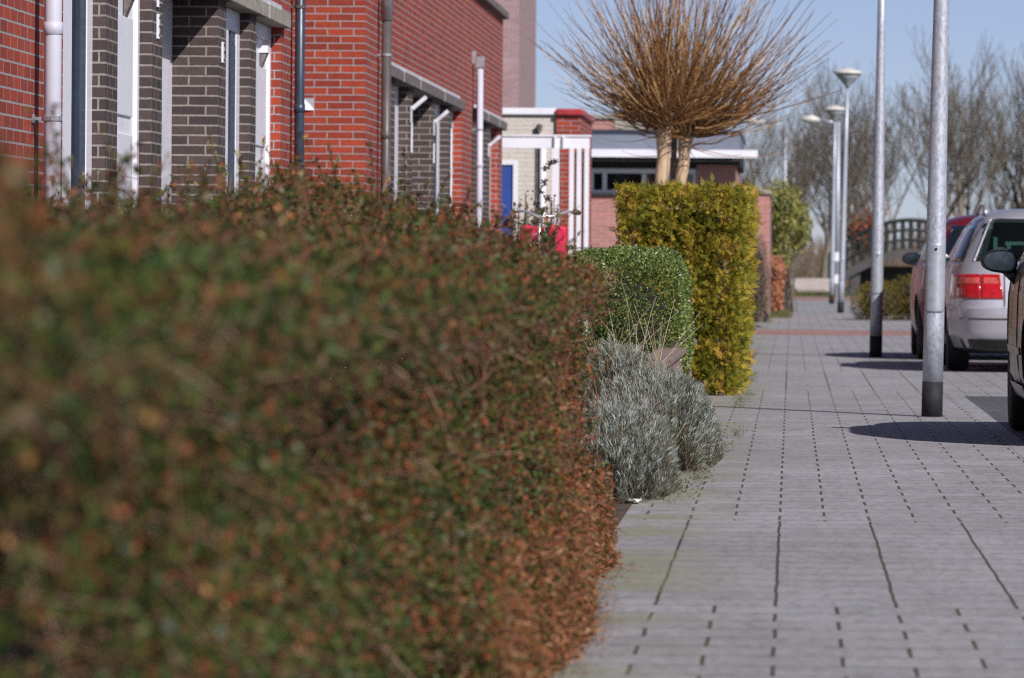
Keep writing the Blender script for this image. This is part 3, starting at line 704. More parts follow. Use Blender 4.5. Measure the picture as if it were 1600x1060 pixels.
    def mirror(y, z, out, mat=None, glow=False):
        for sx in (-1, 1):
            xb = cx+sx*(side_x(y, z)-0.02); xo = cx+sx*(side_x(y, z)+out)
            xm = (xb+xo)/2+sx*0.03
            q = MB(); n_ = 20; vs = []
            for j, (dy, sc_) in enumerate(((0.0, 0.86), (-0.004, 0.97), (0.01, 1.0), (0.05, 0.95), (0.09, 0.75), (0.12, 0.4), (0.128, 0.05))):
                for k in range(n_):
                    a = 2*math.pi*k/n_; ex = 0.75
                    hx = math.copysign(abs(math.cos(a))**ex, math.cos(a))*0.105*sc_; hz = math.copysign(abs(math.sin(a))**ex, math.sin(a))*0.068*sc_
                    hz *= 1+0.18*(hx*-sx/0.1)
                    vs.append((xm+hx, cy+y+dy, z+0.03+hz))
            q.add(vs, [(j*n_+k, j*n_+(k+1) % n_, (j+1)*n_+(k+1) % n_, (j+1)*n_+k) for j in range(6) for k in range(n_)]+[tuple(6*n_+k for k in range(n_)), tuple(range(n_))])
            q.tube([(xm-sx*0.03, cy+y+0.05, z-0.01), (xb-sx*0.0, cy+y+0.06, z-0.08)], [0.03, 0.045], 10)
            mh = q.build('wing_mirror', mat or M['black_plastic'], t, smooth=True)
            g = MB(); vs = [(xm, cy+y-0.0065, z+0.03)]
            for k in range(n_):
                a = 2*math.pi*k/n_; hx = math.copysign(abs(math.cos(a))**.75, math.cos(a))*0.086; hz = math.copysign(abs(math.sin(a))**.75, math.sin(a))*0.053*(1+0.18*(math.cos(a)*-sx))
                vs.append((xm+hx, cy+y-0.006, z+0.03+hz))
            g.add(vs, [(0, k+1, (k+1) % n_+1) for k in range(n_)]); g.build('mirror_glass', M['mirror'], mh)
    return t, dict(side=side_patch, rear=rear_patch, corner=corner_patch, row=row, side_x=side_x, rear_y=rear_y, mirror=mirror, pt=pt)

wagon = [(0.17, 0.78, -2.20, 2.15, 6), (0.22, 0.84, -2.32, 2.30, 6), (0.34, 0.885, -2.40, 2.36, 6), (0.50, 0.90, -2.43, 2.39, 6), (0.575, 0.90, -2.425, 2.38, 6), (0.59, 0.90, -2.36, 2.36, 7),
         (0.75, 0.90, -2.33, 2.32, 7), (0.90, 0.885, -2.28, 2.2, 6.5), (0.955, 0.865, -2.25, 2.1, 6), (0.975, 0.86, -2.235, 1.25, 5.5), (1.02, 0.835, -2.20, 1.05, 5), (1.15, 0.77, -2.10, 0.80, 5),
         (1.30, 0.69, -1.98, 0.50, 5), (1.39, 0.62, -1.89, 0.25, 4.5), (1.44, 0.54, -1.80, 0.1, 4), (1.47, 0.44, -1.65, -0.1, 4), (1.483, 0.28, -1.4, -0.3, 3.5)]
car, K = make_car('parked_estate_car', 2.295, 50.72, wagon, M['silver'], 'silver estate car with red tail light and roof rail parked behind the thick post', (-1.35, 1.42), 0.315, {'rear_hole': (1.02, 1.355, 0.56, 0.47)})
K['rear']('rear_window', M['tinted'], ((-0.66, 0.66, 1.0), (-0.50, 0.50, 1.385)), 0.006)
cx, cy = 2.295, 50.72
q = MB()
def rim_band(pts, wv): 
    q.tube(pts, wv, 8)
rp = lambda x, z: (cx+x, cy+K['rear_y'](x, z)-0.012, z)
edge = [rp(-0.655+0.155*k/16, 1.0+0.385*k/16) for k in range(0, 16)] + [rp(-0.48+0.96*k/12, 1.392) for k in range(13)] + [rp(0.5+0.155*k/16, 1.385-0.385*k/16) for k in range(1, 17)]
rim_band(edge, 0.010); q.build('window_trim', M['silver'], car, smooth=True)
for mir in (False, True):
    lt = K['corner']('tail_light', M['tail_red'], R(180+30), R(180+60.0), 0.665, 0.885, 0.008, mirror=mir) if False else None
def tl(x0, x1, z0, z1, mat, nm, par=None, off=0.010):
    return K['rear'](nm, mat, ((x0, x1, z0), (x0+0.015*np.sign(x1-x0), x1-0.03, z1)), off, par)
for s in (-1, 1):
    a = K['rear']('tail_light', M['tail_red'], (tuple(sorted((s*0.868, s*0.60)))+(0.665,), tuple(sorted((s*0.845, s*0.605)))+(0.885,)), 0.010)
    K['rear']('lens', M['tail_red'], (tuple(sorted((s*0.595, s*0.395)))+(0.665,), tuple(sorted((s*0.595, s*0.43)))+(0.885,)), 0.010, a)
    K['rear']('lens', M['tail_mid'], (tuple(sorted((s*0.80, s*0.62)))+(0.80,), tuple(sorted((s*0.79, s*0.62)))+(0.855,)), 0.013, a)
    K['rear']('lens', M['tail_mid'], (tuple(sorted((s*0.575, s*0.44)))+(0.80,), tuple(sorted((s*0.575, s*0.455)))+(0.855,)), 0.013, a)
    K['side']('side_window', M['glass'], s, ((-2.0, -1.25, 1.0), (-1.72, -1.25, 1.33)))
    K['side']('side_window', M['glass'], s, ((-1.17, -0.2, 1.0), (-1.17, -0.2, 1.35)))
    K['side']('side_window', M['glass'], s, ((-0.12, 0.85, 1.0), (-0.12, 0.25, 1.35)))
    K['side']('side_trim', M['graphite'], s, ((-0.95, 1.0, 0.42), (-0.95, 1.0, 0.50)), 0.008)
    q = MB(); xr = s*0.545
    pts = [(cx+xr, cy-1.76, 1.43), (cx+xr, cy-1.66, 1.485), (cx+xr, cy-1.45, 1.505), (cx+xr, cy-0.6, 1.515), (cx+xr, cy+0.1, 1.47), (cx+xr, cy+0.2, 1.41)]
    q.tube(pts, [0.028, 0.022, 0.018, 0.018, 0.018, 0.024], 10); q.build('roof_rail', M['zinc'], car, smooth=True)
K['rear']('bumper_trim', M['graphite'], ((-0.86, 0.86, 0.478), (-0.86, 0.86, 0.490)), 0.004)
K['rear']('valance', M['black_plastic'], ((-0.80, 0.80, 0.185), (-0.86, 0.86, 0.30)), 0.008)
K['rear']('number_plate', M['yellow'], ((-0.26, 0.26, 0.68), (-0.26, 0.26, 0.79)), 0.012)
q = MB()
for a in range(12):
    z = 0.6+(a/11)*0.38; 
q.tube([rp(-0.385+0.0*k, 0.6+0.38*k/8) for k in range(9)], 0.0035, 6); q.tube([rp(0.385, 0.6+0.38*k/8) for k in range(9)], 0.0035, 6)
q.tube([(cx-0.80+0.0, cy+K['rear_y'](-0.80, 1.0)-0.0, 0.96)]+[rp(-0.79+0.03*k, 0.97+0.05*k) for k in range(0, 9)], 0.003, 6)
q.build('panel_gap', M['dark'], car)
K['mirror'](0.95, 0.98, 0.19, M['silver'])
MB().tube([(cx+0.4, cy-2.42, 0.24), (cx+0.4, cy-2.2, 0.24)], 0.03, 12).build('exhaust', M['chrome'], car)
q = MB(); yq = cy-1.95
q.box(cx-0.475, cx-0.44, yq, yq+0.03, 1.02, 1.22); q.box(cx-0.44, cx-0.36, yq, yq+0.03, 1.08, 1.13); q.box(cx-0.37, cx+0.35, yq-0.03, yq, 1.15, 1.18); q.box(cx-0.355, cx-0.32, yq-0.03, yq, 1.0, 1.15); q.box(cx-0.2, cx-0.17, yq-0.03, yq, 1.0, 1.15); q.box(cx+0.3, cx+0.33, yq-0.03, yq, 1.0, 1.15)
tag(q.build('folding_rack', M['white_green']), 'pale green white frame seen through the rear window of the silver car', 'rack')

hatch = [(0.17, 0.74, -1.9, 1.85, 5), (0.22, 0.80, -2.0, 2.0, 5), (0.35, 0.855, -2.06, 2.07, 5), (0.52, 0.87, -2.07, 2.08, 5), (0.60, 0.87, -2.04, 2.04, 5.5),
         (0.80, 0.865, -2.0, 1.95, 5.5), (0.93, 0.85, -1.95, 1.7, 5), (0.97, 0.835, -1.92, 1.25, 4.5), (1.02, 0.81, -1.89, 1.1, 4.5), (1.15, 0.755, -1.80, 0.85, 4.5),
         (1.30, 0.68, -1.70, 0.5, 4.5), (1.40, 0.60, -1.6, 0.2, 4), (1.45, 0.5, -1.5, 0.0, 4), (1.48, 0.36, -1.3, -0.2, 3.5), (1.492, 0.2, -1.0, -0.4, 3)]
car2, K = make_car('parked_hatchback', 2.13, 56.5, hatch, M['maroon'], 'dark red hatchback with small roof antenna parked beyond the silver estate car', (-1.27, 1.30), 0.31, {})
cx, cy = 2.13, 56.5
K['rear']('rear_window', M['glass'], ((-0.62, 0.62, 1.02), (-0.50, 0.50, 1.37)), 0.006)
for s in (-1, 1):
    K['rear']('tail_light', M['tail_red'], (tuple(sorted((s*0.82, s*0.60)))+(0.72,), tuple(sorted((s*0.78, s*0.60)))+(0.98,)), 0.008)
    K['side']('side_window', M['glass'], s, ((-1.65, -0.5, 1.0), (-1.35, -0.5, 1.34)))
    K['side']('side_window', M['glass'], s, ((-0.42, 0.9, 1.0), (-0.42, 0.25, 1.34)))
    K['side']('door_handle', M['chrome'], s, ((-0.5, -0.35, 0.84), (-0.5, -0.35, 0.87)), 0.02)
K['rear']('number_plate', M['yellow'], ((-0.26, 0.26, 0.55), (-0.26, 0.26, 0.66)), 0.012)
K['mirror'](0.85, 1.0, 0.18)
m = MB(); m.add([(cx-0.26, cy-1.25, 1.47), (cx-0.22, cy-1.25, 1.47), (cx-0.24, cy-1.42, 1.47), (cx-0.235, cy-1.38, 1.60), (cx-0.24, cy-1.36, 1.61)], [(0, 1, 4), (1, 2, 3, 4), (2, 0, 4, 3), (0, 2, 1)])
m.build('roof_fin', M['silver'], car2)

car3, K = make_car('parked_dark_car', 2.10, 30.2, [(a, b_*0.985, c*0.99, d, e) for a, b_, c, d, e in hatch], M['graphite'], 'dark grey brown car at the right edge showing wing mirror and front wheel', (-1.22, 1.24), 0.315, {})
cx, cy = 2.10, 30.2
for s in (-1, 1):
    K['side']('side_window', M['glass'], s, ((-1.65, -0.5, 1.0), (-1.35, -0.5, 1.34)))
    K['side']('side_window', M['glass'], s, ((-0.42, 0.9, 1.0), (-0.42, 0.25, 1.34)))
    K['rear']('tail_light', M['tail_red'], (tuple(sorted((s*0.80, s*0.58)))+(0.70,), tuple(sorted((s*0.76, s*0.58)))+(0.95,)), 0.008)
    K['side']('door_handle', M['chrome'], s, ((-0.32, -0.15, 0.82), (-0.32, -0.15, 0.85)), 0.022)
    K['side']('side_trim', M['graphite'], s, ((-0.8, 0.80, 0.47), (-0.8, 0.80, 0.51)), 0.004)
    K['side']('sill', M['graphite'], s, ((-0.85, 0.85, 0.22), (-0.85, 0.85, 0.30)), 0.018)
    q = MB(); sx_ = lambda y, z: cx+s*(K['side_x'](y, z)+0.001)
    q.tube([(sx_(0.80, z), cy+0.80, z) for z in np.linspace(0.25, 0.96, 10)], 0.004, 6)
    q.tube([(sx_(-0.46, z), cy-0.46, z) for z in np.linspace(0.25, 0.96, 10)], 0.004, 6); q.build('panel_gap', M['dark'], car3)
K['rear']('rear_window', M['glass'], ((-0.60, 0.60, 1.02), (-0.48, 0.48, 1.37)), 0.006)
K['rear']('number_plate', M['yellow'], ((-0.26, 0.26, 0.55), (-0.26, 0.26, 0.66)), 0.012)
K['mirror'](0.18, 0.955, 0.17)

# ------------------------------------------------------------------ bicycle behind the hedge
bk = thing('bicycle', (-2.05, 43.0, 0.0), 'upright bicycle with chrome handlebar and crimson panniers behind the hedge', 'bicycle')
BX, BY, BZ = -2.02, 43.0, 0.12
sheet('terrace', -3.5, -1.5, 41.5, 45.0, 0.12, M['concrete'])
def circ(cx_, cy_, cz_, r_, n=28): return [(cx_, cy_+r_*math.cos(2*math.pi*k/n), cz_+r_*math.sin(2*math.pi*k/n)) for k in range(n+1)]
for yy in (BY-0.1, BY+1.0):
    m = MB(); m.tube(circ(BX, yy, BZ+0.34, 0.33), 0.02, 8); wh = m.build('wheel', M['rubber'], bk, smooth=True)
    m = MB(); 
    for k in range(16): a = 2*math.pi*k/16; m.tube([(BX, yy, BZ+0.34), (BX, yy+0.31*math.cos(a), BZ+0.34+0.31*math.sin(a))], 0.0015, 4)
    m.build('spoke', M['chrome'], wh)
m = MB()
m.tube([(BX, BY-0.1, BZ+0.34), (BX, BY-0.02, BZ+0.72), (BX, BY+0.03, BZ+0.95)], 0.015, 8)
m.tube([(BX, BY+0.03, BZ+0.90), (BX, BY+0.45, BZ+0.32), (BX, BY+1.0, BZ+0.34)], 0.016, 8)
m.tube([(BX, BY+0.45, BZ+0.32), (BX, BY+0.62, BZ+0.92)], 0.016, 8); m.tube([(BX, BY+0.6, BZ+0.85), (BX, BY+1.0, BZ+0.34)], 0.012, 8)
m.build('frame', M['navy'], bk, smooth=True)
m = MB(); m.tube([(BX, BY+0.02, BZ+0.85), (BX, BY+0.03, BZ+1.2)], 0.013, 8)
hb = [(-0.27, 0.28, 1.16), (-0.22, 0.15, 1.24), (-0.12, 0.03, 1.25), (0, 0.0, 1.2), (0.12, 0.03, 1.21), (0.22, 0.15, 1.25), (0.27, 0.28, 1.24)]
m.tube([(BX+a, BY+b_, BZ+c) for a, b_, c in hb], 0.011, 8); h_ = m.build('handlebar', M['chrome'], bk, smooth=True)
m = MB(); m.tube([(BX-0.265, BY+0.24, BZ+1.17), (BX-0.30, BY+0.36, BZ+1.13)], 0.02, 10); m.tube([(BX+0.265, BY+0.24, BZ+1.245), (BX+0.3, BY+0.36, BZ+1.24)], 0.02, 10); m.build('grip', M['grip'], h_, smooth=True)
m = MB(); m.tube([(BX-0.03, BY+0.5, BZ+0.95), (BX, BY+0.62, BZ+0.97), (BX+0.0, BY+0.8, BZ+0.98)], [0.03, 0.08, 0.1], 12); m.build('saddle', M['black_plastic'], bk, smooth=True)
m = MB(); m.tube(circ(0, 0, 0, 0.075, 16), 0.006, 6); m.v = [(BX+p[1]+0.0, BY-0.05+p[0], BZ+1.0+p[2]) for p in m.v]; m.tube([(BX-0.07, BY-0.05, BZ+1.0), (BX+0.1, BY-0.05, BZ+0.97)], 0.007, 6); m.build('front_rack', M['chrome'], bk, smooth=True)
m = MB()
for s in (-1, 1):
    x0, x1 = (BX-0.205, BX-0.012) if s < 0 else (BX+0.012, BX+0.18)
    for k in range(1):
        m.add([(x0, BY+0.8, BZ+0.72), (x1, BY+0.8, BZ+0.78), (x1, BY+0.8, BZ+1.13), (x0+0.01, BY+0.8, BZ+1.15), (x0-0.02, BY+1.1, BZ+0.72), (x1, BY+1.1, BZ+0.76), (x1, BY+1.1, BZ+1.13), (x0, BY+1.1, BZ+1.15)],
              [(0, 1, 2, 3), (4, 7, 6, 5), (0, 4, 5, 1), (1, 5, 6, 2), (2, 6, 7, 3), (3, 7, 4, 0)])
m.build('pannier', M['pink_bag'], bk, bevel=0.02)
m = MB(); m.lathe([(0.005, -0.03), (0.028, -0.015), (0.03, 0.01), (0.005, 0.03)], 12, c=(BX+0.21, BY+0.6, BZ+0.80)); m.build('reflector', M['pink_bag'], bk, smooth=True)

fn = thing('wire_fence', (-2.2, 58, 0), 'thin black metal fence rail behind the box bush', 'fence')
m = MB(); m.tube([(-3.0, 58, 1.12), (-1.6, 58, 1.12)], 0.008, 6); m.tube([(-3.0, 58, 0.5), (-1.6, 58, 0.5)], 0.008, 6); m.build('rail', M['black_paint'], fn)
for x in (-2.9, -2.45, -2.05, -1.65): MB().tube([(x, 58, 0), (x, 58, 1.12)], 0.009, 6).build('post', M['black_paint'], fn)

# ------------------------------------------------------------------ vegetation
HEDGE_STOPS = [(0.0, (0.010, 0.024, 0.006)), (0.20, (0.028, 0.058, 0.011)), (0.36, (0.070, 0.098, 0.018)), (0.48, (0.100, 0.070, 0.022)), (0.60, (0.140, 0.054, 0.024)), (0.76, (0.235, 0.058, 0.024)), (0.89, (0.31, 0.11, 0.040)), (0.96, (0.38, 0.21, 0.075)), (1.0, (0.46, 0.34, 0.15))]
M['hedge_leaf'] = tintmat('cotoneaster leaves', HEDGE_STOPS, 0.5, 0.25, 0.06)
M['hedge_twig'] = tintmat('hedge twigs', [(0, (0.05, 0.022, 0.014)), (0.5, (0.12, 0.05, 0.028)), (0.9, (0.22, 0.11, 0.065)), (1, (0.34, 0.24, 0.16))], 0.7)
M['dead'] = tintmat('dead brown leaves', [(0, (0.05, 0.022, 0.012)), (0.35, (0.15, 0.062, 0.03)), (0.7, (0.24, 0.105, 0.05)), (1, (0.38, 0.23, 0.12))], 0.7, 0.2)
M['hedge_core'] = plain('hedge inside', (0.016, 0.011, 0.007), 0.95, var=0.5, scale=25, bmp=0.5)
M['thuja'] = tintmat('golden thuja', [(0, (0.022, 0.045, 0.008)), (0.3, (0.09, 0.115, 0.012)), (0.6, (0.21, 0.19, 0.017)), (0.85, (0.38, 0.29, 0.03)), (1, (0.40, 0.20, 0.06))], 0.55, 0.25, 0.05)
M['box'] = tintmat('box leaves', [(0, (0.012, 0.022, 0.008)), (0.4, (0.050, 0.090, 0.018)), (0.75, (0.15, 0.20, 0.045)), (1, (0.28, 0.34, 0.10))], 0.38, 0.4, 0.03)
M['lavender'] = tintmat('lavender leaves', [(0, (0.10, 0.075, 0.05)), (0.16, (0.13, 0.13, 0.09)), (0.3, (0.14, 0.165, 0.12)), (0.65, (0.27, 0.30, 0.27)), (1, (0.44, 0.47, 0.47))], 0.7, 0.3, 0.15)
M['dry'] = tintmat('dry stalks', [(0, (0.14, 0.09, 0.05)), (0.5, (0.32, 0.24, 0.15)), (1, (0.52, 0.45, 0.35))], 0.8)
M['willow'] = tintmat('willow shoots', [(0, (0.09, 0.036, 0.014)), (0.4, (0.23, 0.11, 0.04)), (0.75, (0.46, 0.27, 0.11)), (1, (0.62, 0.43, 0.22))], 0.5, 0.4)
M['bare'] = tintmat('bare branches', [(0, (0.06, 0.052, 0.042)), (0.5, (0.12, 0.10, 0.078)), (1, (0.21, 0.185, 0.135))], 0.85)
M['rust'] = tintmat('rusty leaves', [(0, (0.16, 0.045, 0.02)), (0.5, (0.34, 0.10, 0.04)), (1, (0.50, 0.19, 0.08))], 0.7, 0.3, 0.2)
M['beech'] = tintmat('dry beech leaves', [(0, (0.22, 0.09, 0.05)), (0.5, (0.46, 0.20, 0.11)), (1, (0.60, 0.30, 0.18))], 0.7, 0.3, 0.2)
M['ivy'] = tintmat('evergreen leaves', [(0, (0.035, 0.05, 0.015)), (0.5, (0.14, 0.16, 0.035)), (0.85, (0.28, 0.28, 0.06)), (1, (0.42, 0.36, 0.12))], 0.5, 0.4, 0.2)
M['brush'] = tintmat('brown brush', [(0, (0.09, 0.065, 0.05)), (0.5, (0.16, 0.12, 0.085)), (1, (0.24, 0.19, 0.13))], 0.9)
M['yellow_bush'] = tintmat('olive yellow bush', [(0, (0.05, 0.05, 0.012)), (0.5, (0.15, 0.125, 0.03)), (1, (0.26, 0.20, 0.06))], 0.8, 0.2, 0.2)
M['litter'] = tintmat('fallen leaves', [(0, (0.10, 0.04, 0.02)), (0.5, (0.28, 0.11, 0.05)), (1, (0.45, 0.27, 0.13))], 0.8)

# --- long cotoneaster hedge
HY0, HY1 = 1.6, 16.9
def face_x(Y, Z): 
    return -0.605 + 0.05*np.clip((15-Y)/4, 0, 1) - 0.16*np.exp(-((Y-9.0)/3.6)**2)*np.clip(Z, 0, 1) - 0.07*np.clip(Z, 0, 1)**3 - 0.03*np.sin(Y*1.7) + 0.03*lump(Y*2.2, Z*2, 0, 1.0, 4.0)
def top_z(X, Y):
    d = np.maximum(0, -X-0.5)
    farr = np.clip((Y-12.5)/3.5, 0, 1)
    z = 1.038+0.092*farr-(0.15+0.09*farr)*np.exp(-d/0.42)
    bumps = 0.10*np.exp(-((X+1.35)/0.25)**2-((Y-15.2)/1.6)**2) - 0.03*np.exp(-((X+1.75)/0.18)**2-((Y-15)/2.5)**2) - 0.05*np.exp(-((X+2.3)/0.3)**2-((Y-15)/2)**2) + 0.075*np.exp(-((Y-3.6)/0.9)**2)*np.exp(-((X+0.72)/0.2)**2)
    return z + bumps + (0.024+0.018*farr)*lump(X*1.6, Y*1.1, 0, 1, 2.0) + 0.022*lump(X*5, Y*4, 0, 1, 5.0)
hedge = thing('hedge', (-1.6, 9.5, 0), 'long reddish green cotoneaster hedge filling the foreground beside the pavement', 'hedge')
rp_ = random.Random(3)
PITS = [(rp_.uniform(3, 17), rp_.uniform(0.12, 0.85), rp_.uniform(0.025, 0.07)) for _ in range(120)]
GREENS = [(rp_.uniform(3, 15), rp_.uniform(0.3, 0.9), rp_.uniform(0.05, 0.12)) for _ in range(16)]
def hedge_points(nf, nt_):
    # face
    Y = HY0+(HY1-HY0)*rng.random(nf)**0.75; Z = 0.02+0.95*rng.random(nf)
    X = face_x(Y, Z)-0.01+0.045*lump(Y*2, Z*3, 0, 1.3, 1.0)
    # gaps: clumps sink in
    g = lump(Y*3.2, Z*4.5, X, 1.6, 4.0); X -= 0.15*np.clip(g-0.05, -0.1, 1)+0.08*np.clip(lump(Y*9, Z*11, X, 1.6, 7.0), 0, 1)
    X -= 0.055*np.clip(lump(Y*20, Z*22, Y*7, 1.4, 3.0)+0.1, 0, 1)
    X -= rng.random(nf)**1.5*0.11; zt = top_z(X, Y); ok = Z < zt+0.02
    for py_, pz_, pr_ in PITS: X = X-0.26*np.exp(-((Y-py_)**2/(1.6*pr_)**2+(Z-pz_)**2/pr_**2)**2)
    gap = np.zeros(len(X))
    for py_, pz_, pr_ in PITS: gap = np.maximum(gap, np.exp(-((Y-py_)**2/(1.6*pr_)**2+(Z-pz_)**2/pr_**2)))
    ok &= (rng.random(len(X)) > gap*1.5-0.25) & (lump(Y*13, Z*15, Y*4, 1.5, 8.0)+0.25*rng.normal(size=len(X)) < 0.62)
    P1 = np.stack([X, Y, Z], 1)[ok]; N1 = np.tile([1.0, 0, 0.35], (ok.sum(), 1))
    # bottom skirt that spills onto the paving
    # top
    Y = HY0+(HY1-HY0)*rng.random(nt_)**0.8; X = -0.58-3.1*rng.random(nt_)**1.35
    Z = top_z(X, Y) - rng.random(nt_)**1.4*0.10 - 0.05*np.clip(lump(X*18, Y*16, X*5, 1.4, 3.0)+0.1, 0, 1) + (rng.random(nt_) < 0.10)*rng.random(nt_)*0.045
    P2 = np.stack([X, Y, Z], 1); N2 = np.tile([0.2, -0.3, 1.0], (nt_, 1))
    # far end face
    ne = nf//9; Xe = -0.6-3.0*rng.random(ne); Ze = rng.random(ne)*1.1; ok = Ze < top_z(Xe, np.full(ne, HY1)); Ye = HY1+0.05*lump(Xe*2, Ze*3, 0, 1.2, 1)-rng.random(ne)*0.08
    P3 = np.stack([Xe, Ye, Ze], 1)[ok]; N3 = np.tile([0.1, 1.0, 0.3], (ok.sum(), 1))
    return np.concatenate([P1, P2, P3]), np.concatenate([N1, N2, N3])
def hedge_tint(P):
    g = lump(P[:, 0]*2.2, P[:, 1]*1.9, P[:, 2]*2.5, 1.4, 9.0)
    low = np.clip(1-P[:, 2]/0.9, 0, 1); farr = np.clip((P[:, 1]-7)/9, 0, 1)
    g2 = lump(P[:, 0]*3, P[:, 1]*3, P[:, 2]*3, 3.4, 1.0); g3 = lump(P[:, 0]*4, P[:, 1]*4, P[:, 2]*4, 8.0, 6.0)
    t = 0.36 + 0.20*g + 0.26*g2 + 0.20*g3 + 0.20*low*farr + 0.10*farr + 0.17*rng.normal(size=len(P)) - 0.04
    for py_, pz_, pr_ in GREENS: t = t-0.30*np.exp(-((P[:, 1]-py_)**2/(1.8*pr_)**2+(P[:, 2]-pz_)**2/pr_**2))
    t = np.where(rng.random(len(P)) < 0.006, 0.95, np.minimum(t, 0.90))
    return np.clip(t, 0.02, 1)
P, Nn = hedge_points(290000, 200000)
D = unit(Nn*0.55 + rnd_dirs(len(P))); L = rng.uniform(0.009, 0.018, len(P))*(1+0.15*np.clip((9-P[:, 1])/4, 0, 1))
leaves('foliage', P, D, rnd_dirs(len(P))+0.6*unit(Nn), L, L*rng.uniform(0.5, 0.7, len(P)), hedge_tint(P), M['hedge_leaf'], hedge)
# twigs
P, Nn = hedge_points(15000, 12000); n = len(P); D = unit(Nn*0.5+rnd_dirs(n)*[1, 1.3, 0.7]); k = 5
curve = rnd_dirs(n)*0.5+np.array([0, 0, -0.25]); ln = rng.uniform(0.05, 0.2, n)[:, None, None]; tt = np.linspace(0, 1, k)[None, :, None]
P = P-Nn*0.02; paths = P[:, None, :] - D[:, None, :]*0.03 + D[:, None, :]*ln*tt*0.75 + curve[:, None, :]*ln*tt**2*0.6
paths[:, :, 2] = np.maximum(paths[:, :, 2], 0.008)
rad = rng.uniform(0.0011, 0.0022, n)[:, None]*np.linspace(1, 0.5, k)[None, :]
V, F, per = tubes_arrays(paths, rad, 3); npmesh('twig', V, F, M['hedge_twig'], hedge, np.repeat(rng.random(n)**0.8, per))
# long arching stems lying over the surface
P, Nn = hedge_points(220, 280); kk_ = P[:, 1] < HY1-0.5; P, Nn = P[kk_], Nn[kk_]; n = len(P); k = 9; tt = np.linspace(0, 1, k)[None, :, None]; ln = rng.uniform(0.18, 0.55, n)[:, None, None]
D = unit(np.stack([0.25*rng.normal(size=n)+0.15, rng.normal(size=n), 0.6*rng.random(n)], 1)); paths = P[:, None]+Nn[:, None]*0.012+D[:, None]*ln*tt+np.array([0.05, 0, -0.55])*ln*tt**2+0.006*np.sin(tt*11+rng.random((n, 1, 3))*6)
paths[:, :, 2] = np.maximum(paths[:, :, 2], 0.01); paths[:, :, 0] = np.minimum(paths[:, :, 0], face_x(paths[:, :, 1], paths[:, :, 2])+0.035); paths = paths[P[:, 2] > 0.3]; n = len(paths)
V, F, pr = tubes_arrays(paths, rng.uniform(0.0012, 0.0026, n)[:, None]*np.linspace(1, 0.45, k)[None], 5); npmesh('stem', V, F, M['hedge_twig'], hedge, np.repeat(0.3+0.6*rng.random(n), pr))
# skirt of dead brown shoots at the foot
n = 24000; Y = 10+(HY1-10)*rng.random(n)**0.8; Z = rng.random(n)**1.5*0.30
X = face_x(Y, Z)+0.005+0.045*rng.random(n)*(1-Z/0.35)+0.03*lump(Y*5, 0, 0, 1, 3)
P = np.stack([X, Y, Z+0.006], 1); D = unit(rnd_dirs(n)*0.8+np.array([0.35, 0, -0.1])); L = rng.uniform(0.008, 0.03, n)
D[:, 2] = np.where(P[:, 2] < 0.03, np.abs(D[:, 2])*0.3, D[:, 2])
leaves('dead_foliage', P, D, rnd_dirs(n), L, L*rng.uniform(0.07, 0.32, n), np.clip(0.5+0.25*rng.normal(size=n), 0.0, 1), M['dead'], hedge)
n = 16000; Y = 10+(HY1-10)*rng.random(n)**0.8; Z = rng.random(n)**1.3*0.32; X = face_x(Y, Z)+0.005+0.04*rng.random(n)*(1-Z/0.35)+0.03*lump(Y*5, 0, 0, 1, 3); P = np.stack([X, Y, Z+0.008], 1); L = rng.uniform(0.009, 0.018, n)
leaves('foliage', P, unit(rnd_dirs(n)+[0.5, 0, 0.1]), rnd_dirs(n), L, L*0.55, np.clip(0.55+0.25*rng.normal(size=n), 0, 0.9), M['hedge_leaf'], hedge)
# dense inner body
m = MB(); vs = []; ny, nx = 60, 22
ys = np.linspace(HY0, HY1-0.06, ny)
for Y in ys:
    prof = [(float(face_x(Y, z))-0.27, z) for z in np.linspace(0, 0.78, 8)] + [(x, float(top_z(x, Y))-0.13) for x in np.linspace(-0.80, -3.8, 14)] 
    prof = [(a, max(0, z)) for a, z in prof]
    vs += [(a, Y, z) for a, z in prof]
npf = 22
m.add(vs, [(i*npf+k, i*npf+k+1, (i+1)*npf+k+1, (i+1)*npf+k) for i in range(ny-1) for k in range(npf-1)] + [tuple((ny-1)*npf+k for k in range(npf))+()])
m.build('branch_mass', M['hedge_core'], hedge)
# upright sprigs over the top
def sprigs(name, bases, heights, parent, leafmat, twigmat, tint_fn, leaf=(0.012, 0.022), per=26, lean=0.25):
    n = len(bases); k = 6; bases = np.array(bases, float); D = unit(np.array([0, 0, 1.0])+rnd_dirs(n)*lean); H = np.array(heights)[:, None, None]; tt = np.linspace(0, 1, k)[None, :, None]
    paths = bases[:, None, :]+D[:, None, :]*H*tt+(rnd_dirs(n)*[1, 1, 0.2])[:, None, :]*H*0.25*tt**2
    V, F, pr = tubes_arrays(paths, np.full((n, 1), 0.0022)*np.linspace(1, 0.4, k)[None, :], 4)
    npmesh('twig', V, F, twigmat, parent, np.repeat(rng.random(n)*0.6, pr))
    u = rng.random((n, per)); idx = u*(k-1); i0 = np.minimum(idx.astype(int), k-2); fr = (idx-i0)[..., None]
    rows = np.arange(n)[:, None]; PP = (paths[rows, i0]*(1-fr)+paths[rows, i0+1]*fr).reshape(-1, 3)
    nn = len(PP); L = rng.uniform(*leaf, nn)
    leaves('foliage', PP, unit(rnd_dirs(nn)+[0, 0, 0.5]), rnd_dirs(nn), L, L*0.55, tint_fn(nn), leafmat, parent)
bs = []; hs = []
